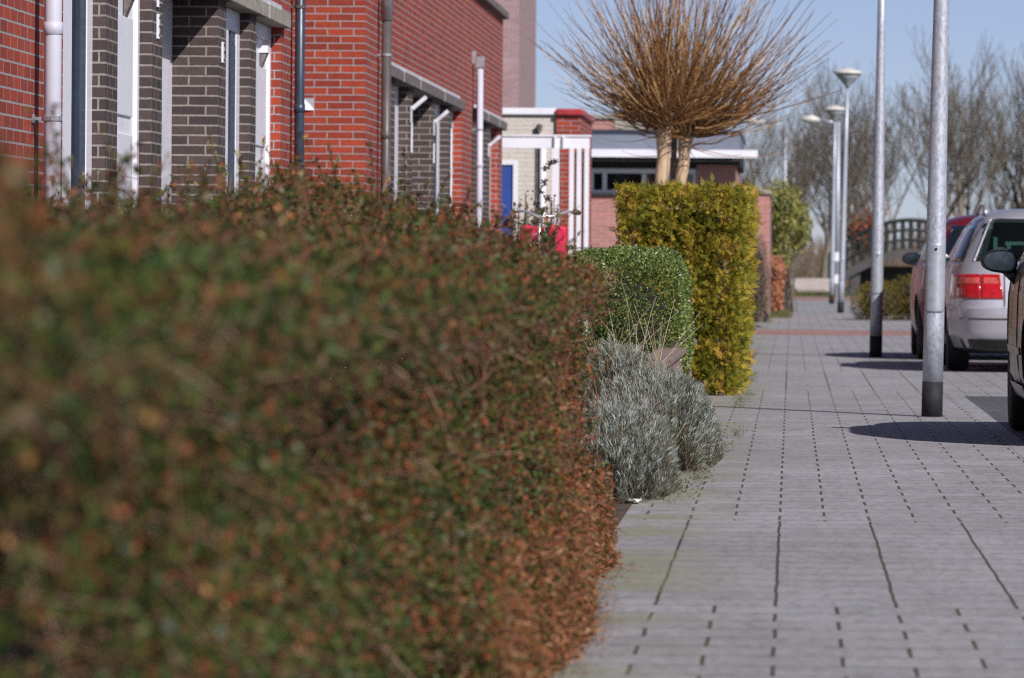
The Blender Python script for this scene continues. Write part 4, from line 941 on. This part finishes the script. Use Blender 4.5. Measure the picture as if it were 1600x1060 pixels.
for i in range(760):
    Y = random.uniform(4.5, HY1); X = -0.65-random.random()**1.2*2.6; bs.append((X, Y, float(top_z(np.array(X), np.array(Y)))-0.05)); hs.append(random.uniform(0.05, 0.22)*(1 if Y > 9 else 0.5))
for i in range(10):   # taller knot of shoots against the white window posts
    Y = random.uniform(9.5, 11.5); X = -(1237-random.uniform(100, 215))/8400*Y; bs.append((X, Y, 1.02)); hs.append(random.uniform(0.12, 0.26))
for i in range(9):
    Y = random.uniform(3.6, 4.6); X = -(1237-random.uniform(-60, 60))/8400*Y; bs.append((X, Y, 0.95)); hs.append(random.uniform(0.05, 0.10))
sprigs('sprig', bs, hs, hedge, M['hedge_leaf'], M['hedge_twig'], lambda n_: np.clip(0.38+0.26*rng.normal(size=n_), 0, 1), per=26, lean=0.55)
bs = [(-(1230-x)/8400*Y, Y, 1.11) for x, Y in ((342, 16.4), (352, 16.6), (362, 16.8), (380, 16.6), (396, 16.7), (405, 16.5), (330, 16.9), (428, 16.8), (440, 16.9), (300, 16.2), (280, 16.5))]
M['young_leaf'] = tintmat('young shoots', [(0, (0.10, 0.13, 0.03)), (0.7, (0.30, 0.34, 0.07)), (1, (0.45, 0.16, 0.06))], 0.5, 0.4, 0.3)
sprigs('sprig', bs, [0.25, 0.2, 0.18, 0.18, 0.22, 0.15, 0.14, 0.2, 0.18, 0.13, 0.12], hedge, M['young_leaf'], M['hedge_twig'], lambda n_: rng.random(n_), leaf=(0.010, 0.016), per=34, lean=0.15)

# --- leaf litter on the paving along the hedge
n = 1300; Y = 11+6*rng.random(n); X = face_x(Y, 0*Y)+0.03+np.abs(rng.normal(size=n))*0.05; D = rnd_dirs(n)*[1, 1, 0.12]
lo = leaves('leaf_litter', np.stack([X, Y, np.full(n, 0.006)], 1), D, np.tile([0, 0, 1.0], (n, 1))+0.3*rnd_dirs(n), rng.uniform(0.008, 0.022, n), rng.uniform(0.004, 0.010, n), rng.random(n), M['litter'], None)
tag(lo, kind='stuff', label='brown fallen leaves along the foot of the hedge', cat='leaf litter')

# --- golden thuja hedge block
th_ = thing('golden_hedge', (-0.8, 41, 0), 'tall clipped golden yellow conifer hedge with crisp top beside the pavement', 'hedge')
X0, X1, TY0, TY1, TZ = -1.27, -0.37, 39.0, 43.6, 1.52
def thuja_pts(n):
    out = []; nor = []
    for (cnt, kind) in ((int(n*0.46), 'front'), (int(n*0.36), 'side'), (int(n*0.10), 'top'), (int(n*0.08), 'left')):
        a, b_ = rng.random(cnt), rng.random(cnt)
        if kind == 'front': z = b_*TZ; x = X0+(X1-X0)*a; y = np.full(cnt, TY0); nn = [0, -1, 0]
        elif kind == 'side': z = b_*TZ; y = TY0+(TY1-TY0)*a; x = np.full(cnt, X1); nn = [1, 0, 0]
        elif kind == 'top': x = X0+(X1-X0)*a; y = TY0+(TY1-TY0)*b_; z = np.full(cnt, TZ); nn = [0, 0, 1]
        else: z = b_*TZ; y = TY0+(TY1-TY0)*a; x = np.full(cnt, X0); nn = [-1, 0, 0]
        x = x + (z/TZ)*0.07*((x-X0)/(X1-X0))**2
        lmp = 0.045*lump(x*4, z*4, y*2, 1.5, 1.0)+0.035*lump(x*11, z*12, y*5, 1.5, 2.0)
        # round the vertical corner
        cr = np.clip((x-(X1-0.12))/0.12, 0, 1)*np.clip(1-(y-TY0)/0.12, 0, 1)
        p = np.stack([x-cr*0.05, y+cr*0.05, z], 1) + np.array(nn)*(lmp-rng.random(cnt)**1.2*0.16-0.05*np.clip(lump(x*19, z*20, y*9, 1.5, 3), 0, 1))[:, None]
        out.append(p); nor.append(np.tile(np.array(nn, float), (cnt, 1)))
    return np.concatenate(out), np.concatenate(nor)
P, Nn = thuja_pts(20000); n = len(P); P = P + Nn*((rng.random(n) < 0.06)*rng.random(n)*0.05)[:, None]
D = unit(Nn*0.8+np.array([0, 0, 0.35])+rnd_dirs(n)*0.75); S = unit(np.cross(D, Nn+rnd_dirs(n)*0.7)); base_t = 0.56+0.30*lump(P[:, 0]*6, P[:, 2]*6, P[:, 1]*2, 1.5, 3)+0.16*rng.normal(size=n)
PP, DD, SS, LL, TT = [], [], [], [], []
ln = rng.uniform(0.03, 0.075, n)
for j in range(11):
    f = j/10; sgn = (1 if j % 2 else -1) if j < 10 else 0
    PP.append(P+D*(ln*f*0.75)[:, None]); DD.append(unit(D+S*sgn*0.9)); LL.append(ln*(0.50-0.30*f) if j < 10 else ln*0.35)
    SS.append(np.cross(D, S)); TT.append(base_t+0.10*f+0.04*rng.normal(size=n)+(rng.random(n) < 0.03)*0.4)
LL = np.concatenate(LL); leaves('foliage', np.concatenate(PP), np.concatenate(DD), np.concatenate(SS), LL, LL*0.16+0.0022, np.concatenate(TT), M['thuja'], th_)
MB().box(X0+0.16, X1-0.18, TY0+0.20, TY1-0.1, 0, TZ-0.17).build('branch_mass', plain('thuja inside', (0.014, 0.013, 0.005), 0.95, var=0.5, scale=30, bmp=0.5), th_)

# --- box bush
bx = thing('box_bush', (-1.0, 35, 0), 'rounded glossy dark green box bush before the golden hedge', 'bush')
def blob_pts(n, c, r, pw=3.0, depth=0.1, lumpy=0.05, seed=1.0, zmin=0.0, back=True):
    d = rnd_dirs(n); 
    s = (np.abs(d[:, 0])**pw+np.abs(d[:, 1])**pw+np.abs(d[:, 2])**pw)**(-1/pw)
    p = d*s[:, None]; nn = unit(np.sign(p)*np.abs(p)**(pw-1))
    k = 1+lumpy*lump(d[:, 0]*3, d[:, 2]*3, d[:, 1]*3, 1.2, seed)-rng.random(n)**1.6*depth
    P = np.array(c)+p*np.array(r)*k[:, None]; ok = P[:, 2] > zmin
    return P[ok], nn[ok]
P, Nn = blob_pts(64000, (-1.08, 35.4, 0.50), (0.42, 1.2, 0.55), 4.5, 0.16, 0.05, 2.0); P = P-Nn*(0.06*np.clip(lump(P[:, 0]*20, P[:, 2]*22, P[:, 1]*9, 1.5, 3), 0, 1))[:, None]; n = len(P)
D = unit(Nn+rnd_dirs(n)*0.9); L = rng.uniform(0.013, 0.024, n)
leaves('foliage', P, D, Nn+rnd_dirs(n)*0.8, L, L*0.55, 0.56+0.15*lump(P[:, 0]*8, P[:, 2]*8, P[:, 1]*4, 1.2, 3)+0.27*rng.normal(size=n), M['box'], bx)
m = MB(); m.lathe([(0.16, 0.0), (0.24, 0.2), (0.25, 0.7), (0.16, 0.80), (0.02, 0.84)], 20); m.v = [(p[0]-1.08, p[1]*2.9+35.4, p[2]) for p in m.v]; m.build('branch_mass', M['hedge_core'], bx, smooth=True)

# --- lavender clumps
lav_tips = []
def lavender(cx_, cy_, rx, ry, h, n, label):
    t = thing('lavender', (cx_, cy_, 0), label, 'lavender plant', 'lavender plants along the pavement edge')
    per_ = 34; nt2 = n//per_; a = np.repeat(rng.random(nt2)*2*np.pi, per_); u = np.repeat(rng.random(nt2)**0.45, per_); n = nt2*per_
    tuft = np.repeat(rnd_dirs(nt2)*[1, 1, 0.3], per_, 0); lenf = np.repeat(rng.uniform(0.7, 1.25, nt2), per_); ttin = np.repeat(rng.normal(size=nt2)*0.13, per_)
    lx, ly = np.cos(a)*u, np.sin(a)*u; hgt = h*np.sqrt(np.clip(1-u**2.6, 0, 1))
    hgt = hgt*(1+0.14*lump(lx*5, ly*7, 0, 1.3, cx_*9))
    dep = rng.random(n)**1.3*0.12+0.05*np.clip(np.repeat(lump(np.cos(np.arange(nt2)*2.4)*6, np.arange(nt2)*0.37, 0, 1, 1), per_), 0, 1)-np.repeat(rng.normal(size=nt2)*0.016, per_)
    P = np.stack([cx_+lx*rx*(1+0.06*lump(lx*3, ly*5, 0, 1.5, cy_)), cy_+ly*ry, np.maximum(0.01, hgt-dep*1.0)], 1)
    Nn = unit(np.stack([lx/rx*h, ly/ry*h, 0.55+0*lx], 1)); P += rnd_dirs(n)*[0.012, 0.02, 0.006]; D = unit(np.stack([lx*0.6, ly*0.45, np.full(n, 1.0)], 1)+tuft*0.6+rnd_dirs(n)*0.38)
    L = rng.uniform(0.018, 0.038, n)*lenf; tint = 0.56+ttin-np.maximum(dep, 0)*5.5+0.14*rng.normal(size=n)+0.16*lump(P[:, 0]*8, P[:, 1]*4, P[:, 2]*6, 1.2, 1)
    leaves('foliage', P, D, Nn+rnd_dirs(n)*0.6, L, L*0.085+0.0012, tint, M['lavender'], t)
    # woody stems underneath
    ns = n//45; a = rng.random(ns)*2*np.pi; u = rng.random(ns)**0.5; k = 4; tt = np.linspace(0, 1, k)[None, :, None]
    tip = np.stack([cx_+np.cos(a)*u*rx*0.96, cy_+np.sin(a)*u*ry*0.96, h*np.sqrt(1-u**2.6)*0.9], 1); base = np.stack([cx_+np.cos(a)*u*rx*0.3, cy_+np.sin(a)*u*ry*0.3, 0*a+0.01], 1)
    paths = base[:, None]*(1-tt)+tip[:, None]*tt; V, F, pr = tubes_arrays(paths, np.full((ns, k), 0.0022), 3); npmesh('stem', V, F, M['dry'], t, np.repeat(rng.random(ns)*0.5, pr))
    ns = 46; a = rng.random(ns)*2*np.pi; u = rng.random(ns)**0.5; k = 5; tt = np.linspace(0, 1, k)[None, :, None]; b0 = np.stack([cx_+np.cos(a)*u*rx*0.8, cy_+np.sin(a)*u*ry*0.9, h*np.sqrt(1-u**2.6)*0.75], 1)
    dv = unit(np.stack([np.cos(a)*u*0.8, np.sin(a)*u*0.3, np.ones(ns)], 1)+rnd_dirs(ns)*0.3); ln = rng.uniform(0.10, 0.22, ns)[:, None, None]; paths = b0[:, None]+dv[:, None]*ln*tt+rnd_dirs(ns)[:, None]*ln*0.15*tt**2
    V, F, pr = tubes_arrays(paths, np.full((ns, k), 0.0013), 3); npmesh('dry_stalk', V, F, M['dry'], t, np.repeat(0.2+0.6*rng.random(ns), pr))
    m = MB(); m.lathe([(0.75, 0), (0.78, 0.25), (0.62, 0.55), (0.3, 0.72), (0.02, 0.76)], 20); m.v = [(cx_+p[0]*rx, cy_+p[1]*ry, p[2]*h) for p in m.v]; m.build('woody_base', M['hedge_core'], t, smooth=True)
    return t
lavender(-0.73, 22.6, 0.26, 1.5, 0.34, 44000, 'nearest grey green lavender plant just beyond the end of the long hedge')
lavender(-0.665, 26.0, 0.32, 2.4, 0.42, 62000, 'widest grey lavender plant spilling over the pavement in the middle')
l3 = lavender(-0.95, 29.3, 0.28, 1.6, 0.50, 20000, 'lavender plant with long dry stalks below the box bush')
n = 34; a = rng.random(n); base = np.stack([-1.05+0.35*a, 28.6+1.2*rng.random(n), np.full(n, 0.35)], 1); D = unit(np.stack([rng.normal(size=n)*0.55+0.15, rng.normal(size=n)*0.4, np.full(n, 1.0)], 1))
tt = np.linspace(0, 1, 6)[None, :, None]; H = rng.uniform(0.2, 0.52, n)[:, None, None]
paths = base[:, None]+D[:, None]*H*tt+rnd_dirs(n)[:, None]*H*0.12*tt**2; V, F, pr = tubes_arrays(paths, np.full((n, 1), 0.0018)*np.linspace(1, 0.5, 6)[None], 4); npmesh('dry_stalk', V, F, M['dry'], l3, np.repeat(0.4+0.6*rng.random(n), pr))

# weeds and small litter at the planting edge
wd = []
n = 1100; cl = [(-0.46, 22.4, 0.06), (-0.40, 24.0, 0.05), (-0.33, 27.5, 0.07), (-0.30, 30.2, 0.05), (-0.34, 36.5, 0.08), (-0.36, 38.3, 0.1), (-0.30, 39.2, 0.06), (-0.33, 43.8, 0.1), (-0.32, 46, 0.1)]
ci = rng.integers(0, len(cl), n); C = np.array(cl)[ci]; P = np.stack([C[:, 0]+rng.normal(size=n)*0.03, C[:, 1]+rng.normal(size=n)*0.6, rng.random(n)**2*C[:, 2]*0.15+0.003], 1)
D = unit(rnd_dirs(n)*0.9+[0, 0, 0.7]); L = rng.uniform(0.008, 0.024, n)
M['weed'] = tintmat('weeds', [(0, (0.05, 0.08, 0.02)), (0.6, (0.09, 0.11, 0.035)), (1, (0.20, 0.17, 0.08))], 0.7, 0.3, 0.2)
tag(leaves('weeds', P, D, rnd_dirs(n), L, L*0.25, rng.random(n), M['weed'], None), 'small green weeds in the joints along the planting edge', 'weeds', kind='stuff')
m = MB(); vs = []
for j in range(5):
    for i in range(7): vs.append((-0.66+i*0.012+0.004*math.sin(j*3), 21.25+j*0.03, 0.008+0.012*abs(math.sin(i*1.9+j*2.3))))
m.add(vs, [(j*7+i, j*7+i+1, (j+1)*7+i+1, (j+1)*7+i) for j in range(4) for i in range(6)])
o = m.build('crumpled_paper', M['paper']); sd = o.modifiers.new('solid', 'SOLIDIFY'); sd.thickness = 0.001
tag(o, 'crumpled scrap of white paper on the paving before the lavender', 'litter')

# --- pollarded willow
wl = thing('pollard_willow', (-1.25, 52, 0), 'twin trunked pollard willow with a ball of bare orange brown shoots', 'tree')
heads = [Vector((-1.225, 52.0, 2.33)), Vector((-1.03, 52.35, 2.22))]
m = MB()
def trunk(pts, rads):
    P_ = []; Rr = []
    for i in range(len(pts)-1):
        for k in range(8):
            f = k/8; p = Vector(pts[i]).lerp(Vector(pts[i+1]), f); w_ = 0.006*math.sin(13*p.z+i)
            P_.append((p.x+w_, p.y, p.z)); Rr.append(rads[i]*(1-f)+rads[i+1]*f+0.004*math.sin(21*p.z))
    P_.append(pts[-1]); Rr.append(rads[-1]); return P_, Rr
for pts, rads in (([(-1.30, 52, 0), (-1.285, 52, 1.2), (-1.255, 52, 1.9), tuple(heads[0])], [0.085, 0.068, 0.063, 0.078]), ([(-1.13, 52.35, 0), (-1.125, 52.35, 1.3), (-1.07, 52.35, 1.9), tuple(heads[1])], [0.08, 0.060, 0.056, 0.07])):
    a, b_ = trunk(pts, rads); mm = MB(); mm.tube(a, b_, 18); mm.build('trunk', M['willow_bark'], wl, smooth=True)
m = MB(); m.tube([(-1.205, 52.8, 0), (-1.16, 52.8, 2.3)], 0.03, 10); m.build('stake', M['tree_bark'], wl, smooth=True)
M['knuckle'] = barkmat('pollard knuckles', (0.10, 0.055, 0.03), (0.26, 0.15, 0.08))
for hd in heads:
    m = MB()
    for k in range(26):
        a = random.uniform(0, 2*math.pi); e = random.uniform(0.0, 1.4); ln_ = random.uniform(0.12, 0.26); d = Vector((math.cos(a)*math.cos(e), math.sin(a)*math.cos(e), math.sin(e)))
        m.tube([hd, hd+d*ln_*0.55, hd+d*ln_*0.8, hd+d*ln_], [0.045, 0.032, 0.042, 0.02], 7)
    m.build('knuckle', M['knuckle'], wl, smooth=True)
n = 880; k = 11; hi = rng.integers(0, 2, n); H0 = np.array([list(h) for h in heads])[hi]
az = rng.random(n)*2*np.pi; el = np.arcsin(np.clip(0.06+0.95*rng.random(n)**0.9, -0.3, 0.995))
d = np.stack([np.cos(az)*np.cos(el), np.sin(az)*np.cos(el), np.sin(el)], 1)
L = rng.uniform(0.45, 1.5, n)*(0.84+0.33*np.clip(np.sin(el), 0, 1))*(1+0.07*np.cos(az)); tt = np.linspace(0, 1, k)[None, :, None]
st = H0+d*rng.uniform(0.02, 0.24, n)[:, None]+rng.normal(size=(n, 3))*0.04
bend = np.array([0, 0, 1.0])*(0.28*np.cos(el))[:, None]+rnd_dirs(n)*0.22
paths = st[:, None]+d[:, None]*(L[:, None, None]*tt)*0.95+bend[:, None]*(L[:, None, None]*tt**1.9)*0.8 - np.array([0, 0, 1.0])*(0.05*np.cos(el))[:, None, None]*L[:, None, None]*np.sin(tt*np.pi)
paths += (0.008*np.sin(tt*14+rng.random((n, 1, 3))*6))
rad = rng.uniform(0.0035, 0.011, n)[:, None]*np.linspace(1, 0.28, k)[None]
V, F, pr = tubes_arrays(paths, rad, 5); base_t = 0.58+0.32*rng.normal(size=n)
tint = (np.repeat(base_t, pr).reshape(n, k-1, 5)+np.linspace(0.05, -0.22, k-1)[None, :, None]).ravel()
npmesh('shoot', V, F, M['willow'], wl, tint, smooth=True)
# side twigs
ns = 1300; idx = rng.integers(0, n, ns); f = rng.integers(4, k-1, ns); b0 = paths[idx, f]; dd_ = unit(unit(paths[idx, f]-paths[idx, f-1])+rnd_dirs(ns)*0.55)
ll = rng.uniform(0.08, 0.32, ns)[:, None, None]; t4 = np.linspace(0, 1, 4)[None, :, None]
p4 = b0[:, None]+dd_[:, None]*ll*t4+np.array([0, 0, 0.2])*ll*t4**2
V, F, pr = tubes_arrays(p4, np.full((ns, 1), 0.0026)*np.linspace(1, 0.5, 4)[None], 3); npmesh('side_twig', V, F, M['willow'], wl, np.repeat(0.2+0.4*rng.random(ns), pr))
# thin hanging low shoots
ns = 16; az = rng.random(ns)*2*np.pi; d = np.stack([np.cos(az), np.sin(az), rng.uniform(-0.35, 0.0, ns)], 1); H0 = np.array([list(h) for h in heads])[rng.integers(0, 2, ns)]; L = rng.uniform(0.5, 1.2, ns)[:, None, None]
p4 = (H0-[0, 0, 0.1])[:, None]+d[:, None]*L*tt-np.array([0, 0, 0.10])*L*np.sin(tt*2.2)+np.array([0, 0, 0.2])*L*tt**2
V, F, pr = tubes_arrays(p4, np.full((ns, 1), 0.004)*np.linspace(1, 0.4, k)[None], 4); npmesh('low_shoot', V, F, M['willow'], wl, np.repeat(0.2+0.5*rng.random(ns), pr))

# --- bare deciduous trees in the distance
def bare_tree(name, x, y, h, spread, label, seed, mat='bare', twig=0.013, leaf=None, tint0=0.5, group='bare trees beyond the bridge', trunkr=None):
    rn = random.Random(seed); paths = []; rads = []
    K_ = 5
    def grow(p, d, l, r_, lev):
        pts = [p.copy()]; q = p.copy(); dd2 = d.copy()
        for i in range(K_-1):
            dd2 = (dd2+Vector((rn.gauss(0, 0.07), rn.gauss(0, 0.07), rn.gauss(0.04, 0.05)))).normalized(); q = q+dd2*l/(K_-1); pts.append(q.copy())
        paths.append([tuple(v) for v in pts]); re = r_*(0.62 if lev < 5 else 0.5); rads.append([max(0.0006, r_+(re-r_)*i/(K_-1)) for i in range(K_)])
        if lev >= 6: return
        nb = (4, 3, 2, 2, 1, 1)[lev]
        for b2 in range(nb):
            at = rn.randint(1 if lev > 0 else 3, K_-1); base = pts[at]
            s_ = Vector((rn.gauss(0, 1), rn.gauss(0, 1), rn.gauss(0.15, 0.5))).normalized()
            nd = (dd2*0.95+s_*(0.62 if lev else 0.55)*spread+Vector((0, 0, 0.12))).normalized()
            grow(base, nd, l*rn.uniform(0.62, 0.9), rads_at(r_, re, at)*rn.uniform(0.4, 0.6), lev+1)
        grow(pts[-1], (dd2+Vector((rn.gauss(0, .15), rn.gauss(0, .15), 0.1))).normalized(), l*0.82, re*0.8, lev+1)
    def rads_at(a, b2, i): return a+(b2-a)*i/(K_-1)
    grow(Vector((0, 0, 0)), Vector((0, 0, 1)), 0.30, 0.018, 0)
    A = np.array(paths); Rr = np.array(rads)
    hs_ = A[:, :, 2].max(); A = A*(h/hs_); Rr = np.maximum(Rr*(h/hs_)*1.9, twig*0.5)
    Rr[0] = np.linspace(trunkr or 0.022*h, (trunkr or 0.022*h)*0.75, K_)
    wdt = np.abs(A[:, :, 0]).max(); 
    A = A+np.array([x, y, 0]); t = thing(name, (x, y, 0), label, 'tree', group)
    V, F, pr = tubes_arrays(A[:1], Rr[:1], 10); npmesh('trunk', V, F, M['tree_bark'], t, None, True)
    V, F, pr = tubes_arrays(A[1:], Rr[1:], 3); npmesh('crown', V, F, M[mat], t, np.repeat(np.clip(tint0+0.25*rng.normal(size=len(A)-1), 0, 1), pr))
    if leaf:
        lm, cnt, zmin = leaf; seg = A[len(A)//3:].reshape(-1, 3); seg = seg[seg[:, 2] > zmin]; P_ = seg[rng.integers(0, len(seg), cnt)]+rng.normal(size=(cnt, 3))*0.12
        L_ = rng.uniform(0.06, 0.14, cnt); leaves('foliage', P_, rnd_dirs(cnt), rnd_dirs(cnt), L_, L_*0.6, rng.random(cnt), M[lm], t)
    return t
PX = lambda px, y: (px-1237)/8400*y
bare_specs = [(1288, 190, 6.9, 1.0, 'bare tree with straight pale trunk just left of the conical lamp posts', 3),
              (1347, 225, 8.3, 1.0, 'bare tree behind the rust coloured sapling', 5),
              (1448, 215, 8.8, 1.05, 'wide bare tree rising between the two thick posts', 8),
              (1517, 235, 9.8, 1.0, 'tallest bare tree above the silver car roof', 12),
              (1604, 240, 9.3, 1.1, 'bare tree cut by the right edge of the view', 15),
              (1232, 245, 8.2, 0.9, 'slender bare tree above the wooden platform', 21),
              (1192, 205, 6.6, 1.0, 'bare tree rising behind the shaggy evergreen', 27),
              (1140, 220, 6.3, 1.1, 'bare tree partly hidden behind the willow shoots', 31),
              (1395, 260, 8.4, 1.1, 'far bare tree right above the bridge', 35),
              (1570, 285, 9.0, 1.2, 'far bare tree between two taller ones above the cars', 41)]
for px, y, h_, sp_, lab, sd_ in bare_specs: bare_tree('bare_tree', PX(px, y), y, h_*1.18, sp_, lab, sd_, tint0=0.35+0.3*random.random())
bare_tree('rust_tree', PX(1341, 198), 198, 3.6, 0.7, 'small tree still covered in rust orange leaves beside the bridge', 51, leaf=('rust', 2600, 1.5), group=None, trunkr=0.05)

# --- other shrubs far along the pavement
def shrub(name, blobs, n, label, cat, mat, leaf, width=0.6, group=None, core=M['hedge_core'], t0=0.45, stems=0, kind=None, depth=0.35, lumpy=0.14):
    x0 = float(np.mean([b_[0] for b_ in blobs])); y0 = float(np.mean([b_[1] for b_ in blobs]))
    t = thing(name, (x0, y0, 0), label, cat, group, kind=kind); PP = []; NN = []
    tot = sum(b_[3]*b_[5] for b_ in blobs)
    for i, (bx_, by_, bz_, rx, ry, rz) in enumerate(blobs):
        P_, n_ = blob_pts(int(n*rx*rz/tot), (bx_, by_, bz_), (rx, ry, rz), 2.2, depth, lumpy, i+bx_*3, 0.01); PP.append(P_); NN.append(n_)
    P_ = np.concatenate(PP); n_ = np.concatenate(NN); c_ = len(P_); L_ = rng.uniform(leaf*0.6, leaf*1.3, c_)
    leaves('foliage', P_, unit(n_*0.5+rnd_dirs(c_)), n_*0.5+rnd_dirs(c_), L_, L_*width, t0+0.2*lump(P_[:, 0]*5, P_[:, 2]*5, P_[:, 1]*2, 1, 1)+0.2*rng.normal(size=c_), M[mat], t)
    if core:
        m_ = MB()
        for (bx_, by_, bz_, rx, ry, rz) in blobs:
            q = MB(); q.lathe([(0.01, -0.72), (0.45, -0.58), (0.66, -0.2), (0.66, 0.2), (0.42, 0.55), (0.01, 0.7)], 16)
            m_.add([(bx_+p[0]*rx, by_+p[1]*ry, max(0.0, bz_+p[2]*rz)) for p in q.v], q.f)
        m_.build('branch_mass', core, t, smooth=True)
    if stems:
        b0 = np.stack([x0+rng.normal(size=stems)*0.12, y0+rng.normal(size=stems)*0.3, np.zeros(stems)], 1); tip = P_[rng.integers(0, c_, stems)]
        tt_ = np.linspace(0, 1, 5)[None, :, None]; pth = b0[:, None]*(1-tt_)+tip[:, None]*tt_+rnd_dirs(stems)[:, None]*0.08*np.sin(tt_*3)
        V, F, pr = tubes_arrays(pth, np.full((stems, 5), 0.012)*np.linspace(1, 0.4, 5)[None], 4); npmesh('stem', V, F, M['bare'], t, np.repeat(rng.random(stems), pr))
    return t
shrub('evergreen_shrub', [(-0.25, 108, 2.05, 0.42, 1.0, 0.55), (0.02, 109, 1.75, 0.38, 0.9, 0.5), (-0.25, 108, 1.2, 0.22, 0.8, 0.5)], 9000, 'shaggy yellow green evergreen leaning out past the brick garden wall', 'shrub', 'ivy', 0.07, stems=60, t0=0.72, depth=0.7, lumpy=0.35)
shrub('beech_hedge', [(-0.30, 104, 0.80, 0.15, 0.9, 0.30), (-0.33, 104, 0.40, 0.15, 0.9, 0.42)], 4500, 'narrow copper leaved beech hedge under the evergreen', 'hedge', 'beech', 0.07)
shrub('bare_bush', [(-0.58, 90, 0.7, 0.20, 1.2, 0.75)], 5000, 'dull brown twiggy bush between golden hedge and brick garden wall', 'bush', 'brush', 0.06, 0.15, stems=80)
shrub('olive_bush', [(1.55, 95.5, 0.30, 0.50, 1.5, 0.38), (2.2, 95.8, 0.38, 0.55, 1.5, 0.42), (2.9, 96, 0.35, 0.5, 1.5, 0.4)], 14000, 'low olive yellow bush between the second post and the red car', 'bush', 'yellow_bush', 0.05, 0.3, lumpy=0.1)
sh_ = shrub('winter_shrub', [(-2.25, 47, 1.2, 0.30, 0.5, 0.4)], 260, 'straggly garden shrub with dark dried flower heads before the shed', 'shrub', 'brush', 0.05, core=None, stems=70, depth=0.9)
M['seed'] = plain('dry seed heads', (0.06, 0.045, 0.05), 0.9)
for (px, py, r_) in ((858, 258, 0.05), (851, 262, 0.04), (866, 252, 0.035), (850, 285, 0.04), (845, 300, 0.035), (855, 310, 0.04), (838, 318, 0.035), (848, 330, 0.04), (830, 335, 0.04)):
    m = MB(); c_ = Vector(((px-1237)/8400*47, 47, 0.95+(412-py)/8400*47))
    for k in range(14):
        d = Vector((random.gauss(0, 1), random.gauss(0, 1), random.gauss(0, 1))).normalized(); m.tube([c_, c_+d*r_], [0.008, 0.004], 4)
    m.build('seed_head', M['seed'], sh_)
shrub('grey_shrub', [(-2.15, 27, 0.85, 0.22, 0.4, 0.42), (-2.45, 27.6, 0.8, 0.22, 0.4, 0.36)], 3200, 'grey brown twiggy shrub rising over the hedge before the farther house', 'shrub', 'brush', 0.035, 0.3, stems=150, core=None, depth=0.7)

# stuff: distant undergrowth and verge grass
def brush_band(name, x0, x1, y0, y1, h, n, mat, label, hv=0.5):
    P_ = np.stack([rng.uniform(x0, x1, n), rng.uniform(y0, y1, n), np.zeros(n)], 1); hh = h*(0.55+hv*rng.random(n)*(0.75+0.35*lump(P_[:, 0]*0.7, P_[:, 1]*0.2, 0, 1, 2)))
    D_ = unit(np.stack([rng.normal(size=n)*0.3, rng.normal(size=n)*0.3, np.ones(n)], 1)); tt_ = np.linspace(0, 1, 4)[None, :, None]
    pth = P_[:, None]+D_[:, None]*hh[:, None, None]*tt_+rnd_dirs(n)[:, None]*hh[:, None, None]*0.12*tt_**2
    V, F, pr = tubes_arrays(pth, np.full((n, 1), 0.022)*np.linspace(1, 0.4, 4)[None], 3); return tag(npmesh(name, V, F, M[mat], None, np.repeat(rng.random(n), pr)), label, 'undergrowth', kind='stuff')
brush_band('undergrowth', -8, 14, 205, 235, 1.5, 9000, 'brush', 'brown winter undergrowth behind the platform and bridge')
brush_band('far_woods', -30, 45, 290, 330, 3.0, 16000, 'brush', 'hazy brown line of distant woods')
M['redbrush'] = tintmat('red brown thicket', [(0, (0.14, 0.06, 0.045)), (1, (0.28, 0.13, 0.095))], 0.9)
brush_band('thicket', 5.2, 12, 196, 204, 2.7, 5000, 'redbrush', 'reddish thicket behind the parked cars', 0.6)
n = 9000; P = np.stack([rng.uniform(-1.2, 1.7, n), rng.uniform(166, 173.5, n), np.zeros(n)], 1); L = rng.uniform(0.05, 0.16, n)
tag(leaves('grass', P, unit(rnd_dirs(n)*0.4+[0, 0, 1.0]), rnd_dirs(n), L, L*0.12, rng.random(n), M['weed'], None), 'green verge grass at the end of the pavement', 'grass', kind='stuff')
n = 5000; P = np.stack([-0.50+0.5*rng.random(n)**2, rng.uniform(96, 118, n), np.zeros(n)], 1); L = rng.uniform(0.04, 0.12, n)
tag(leaves('grass', P, unit(rnd_dirs(n)*0.5+[0, 0, 1.0]), rnd_dirs(n), L, L*0.15, rng.random(n), M['weed'], None), 'tufts of grass at the foot of the beech hedge', 'grass', kind='stuff')
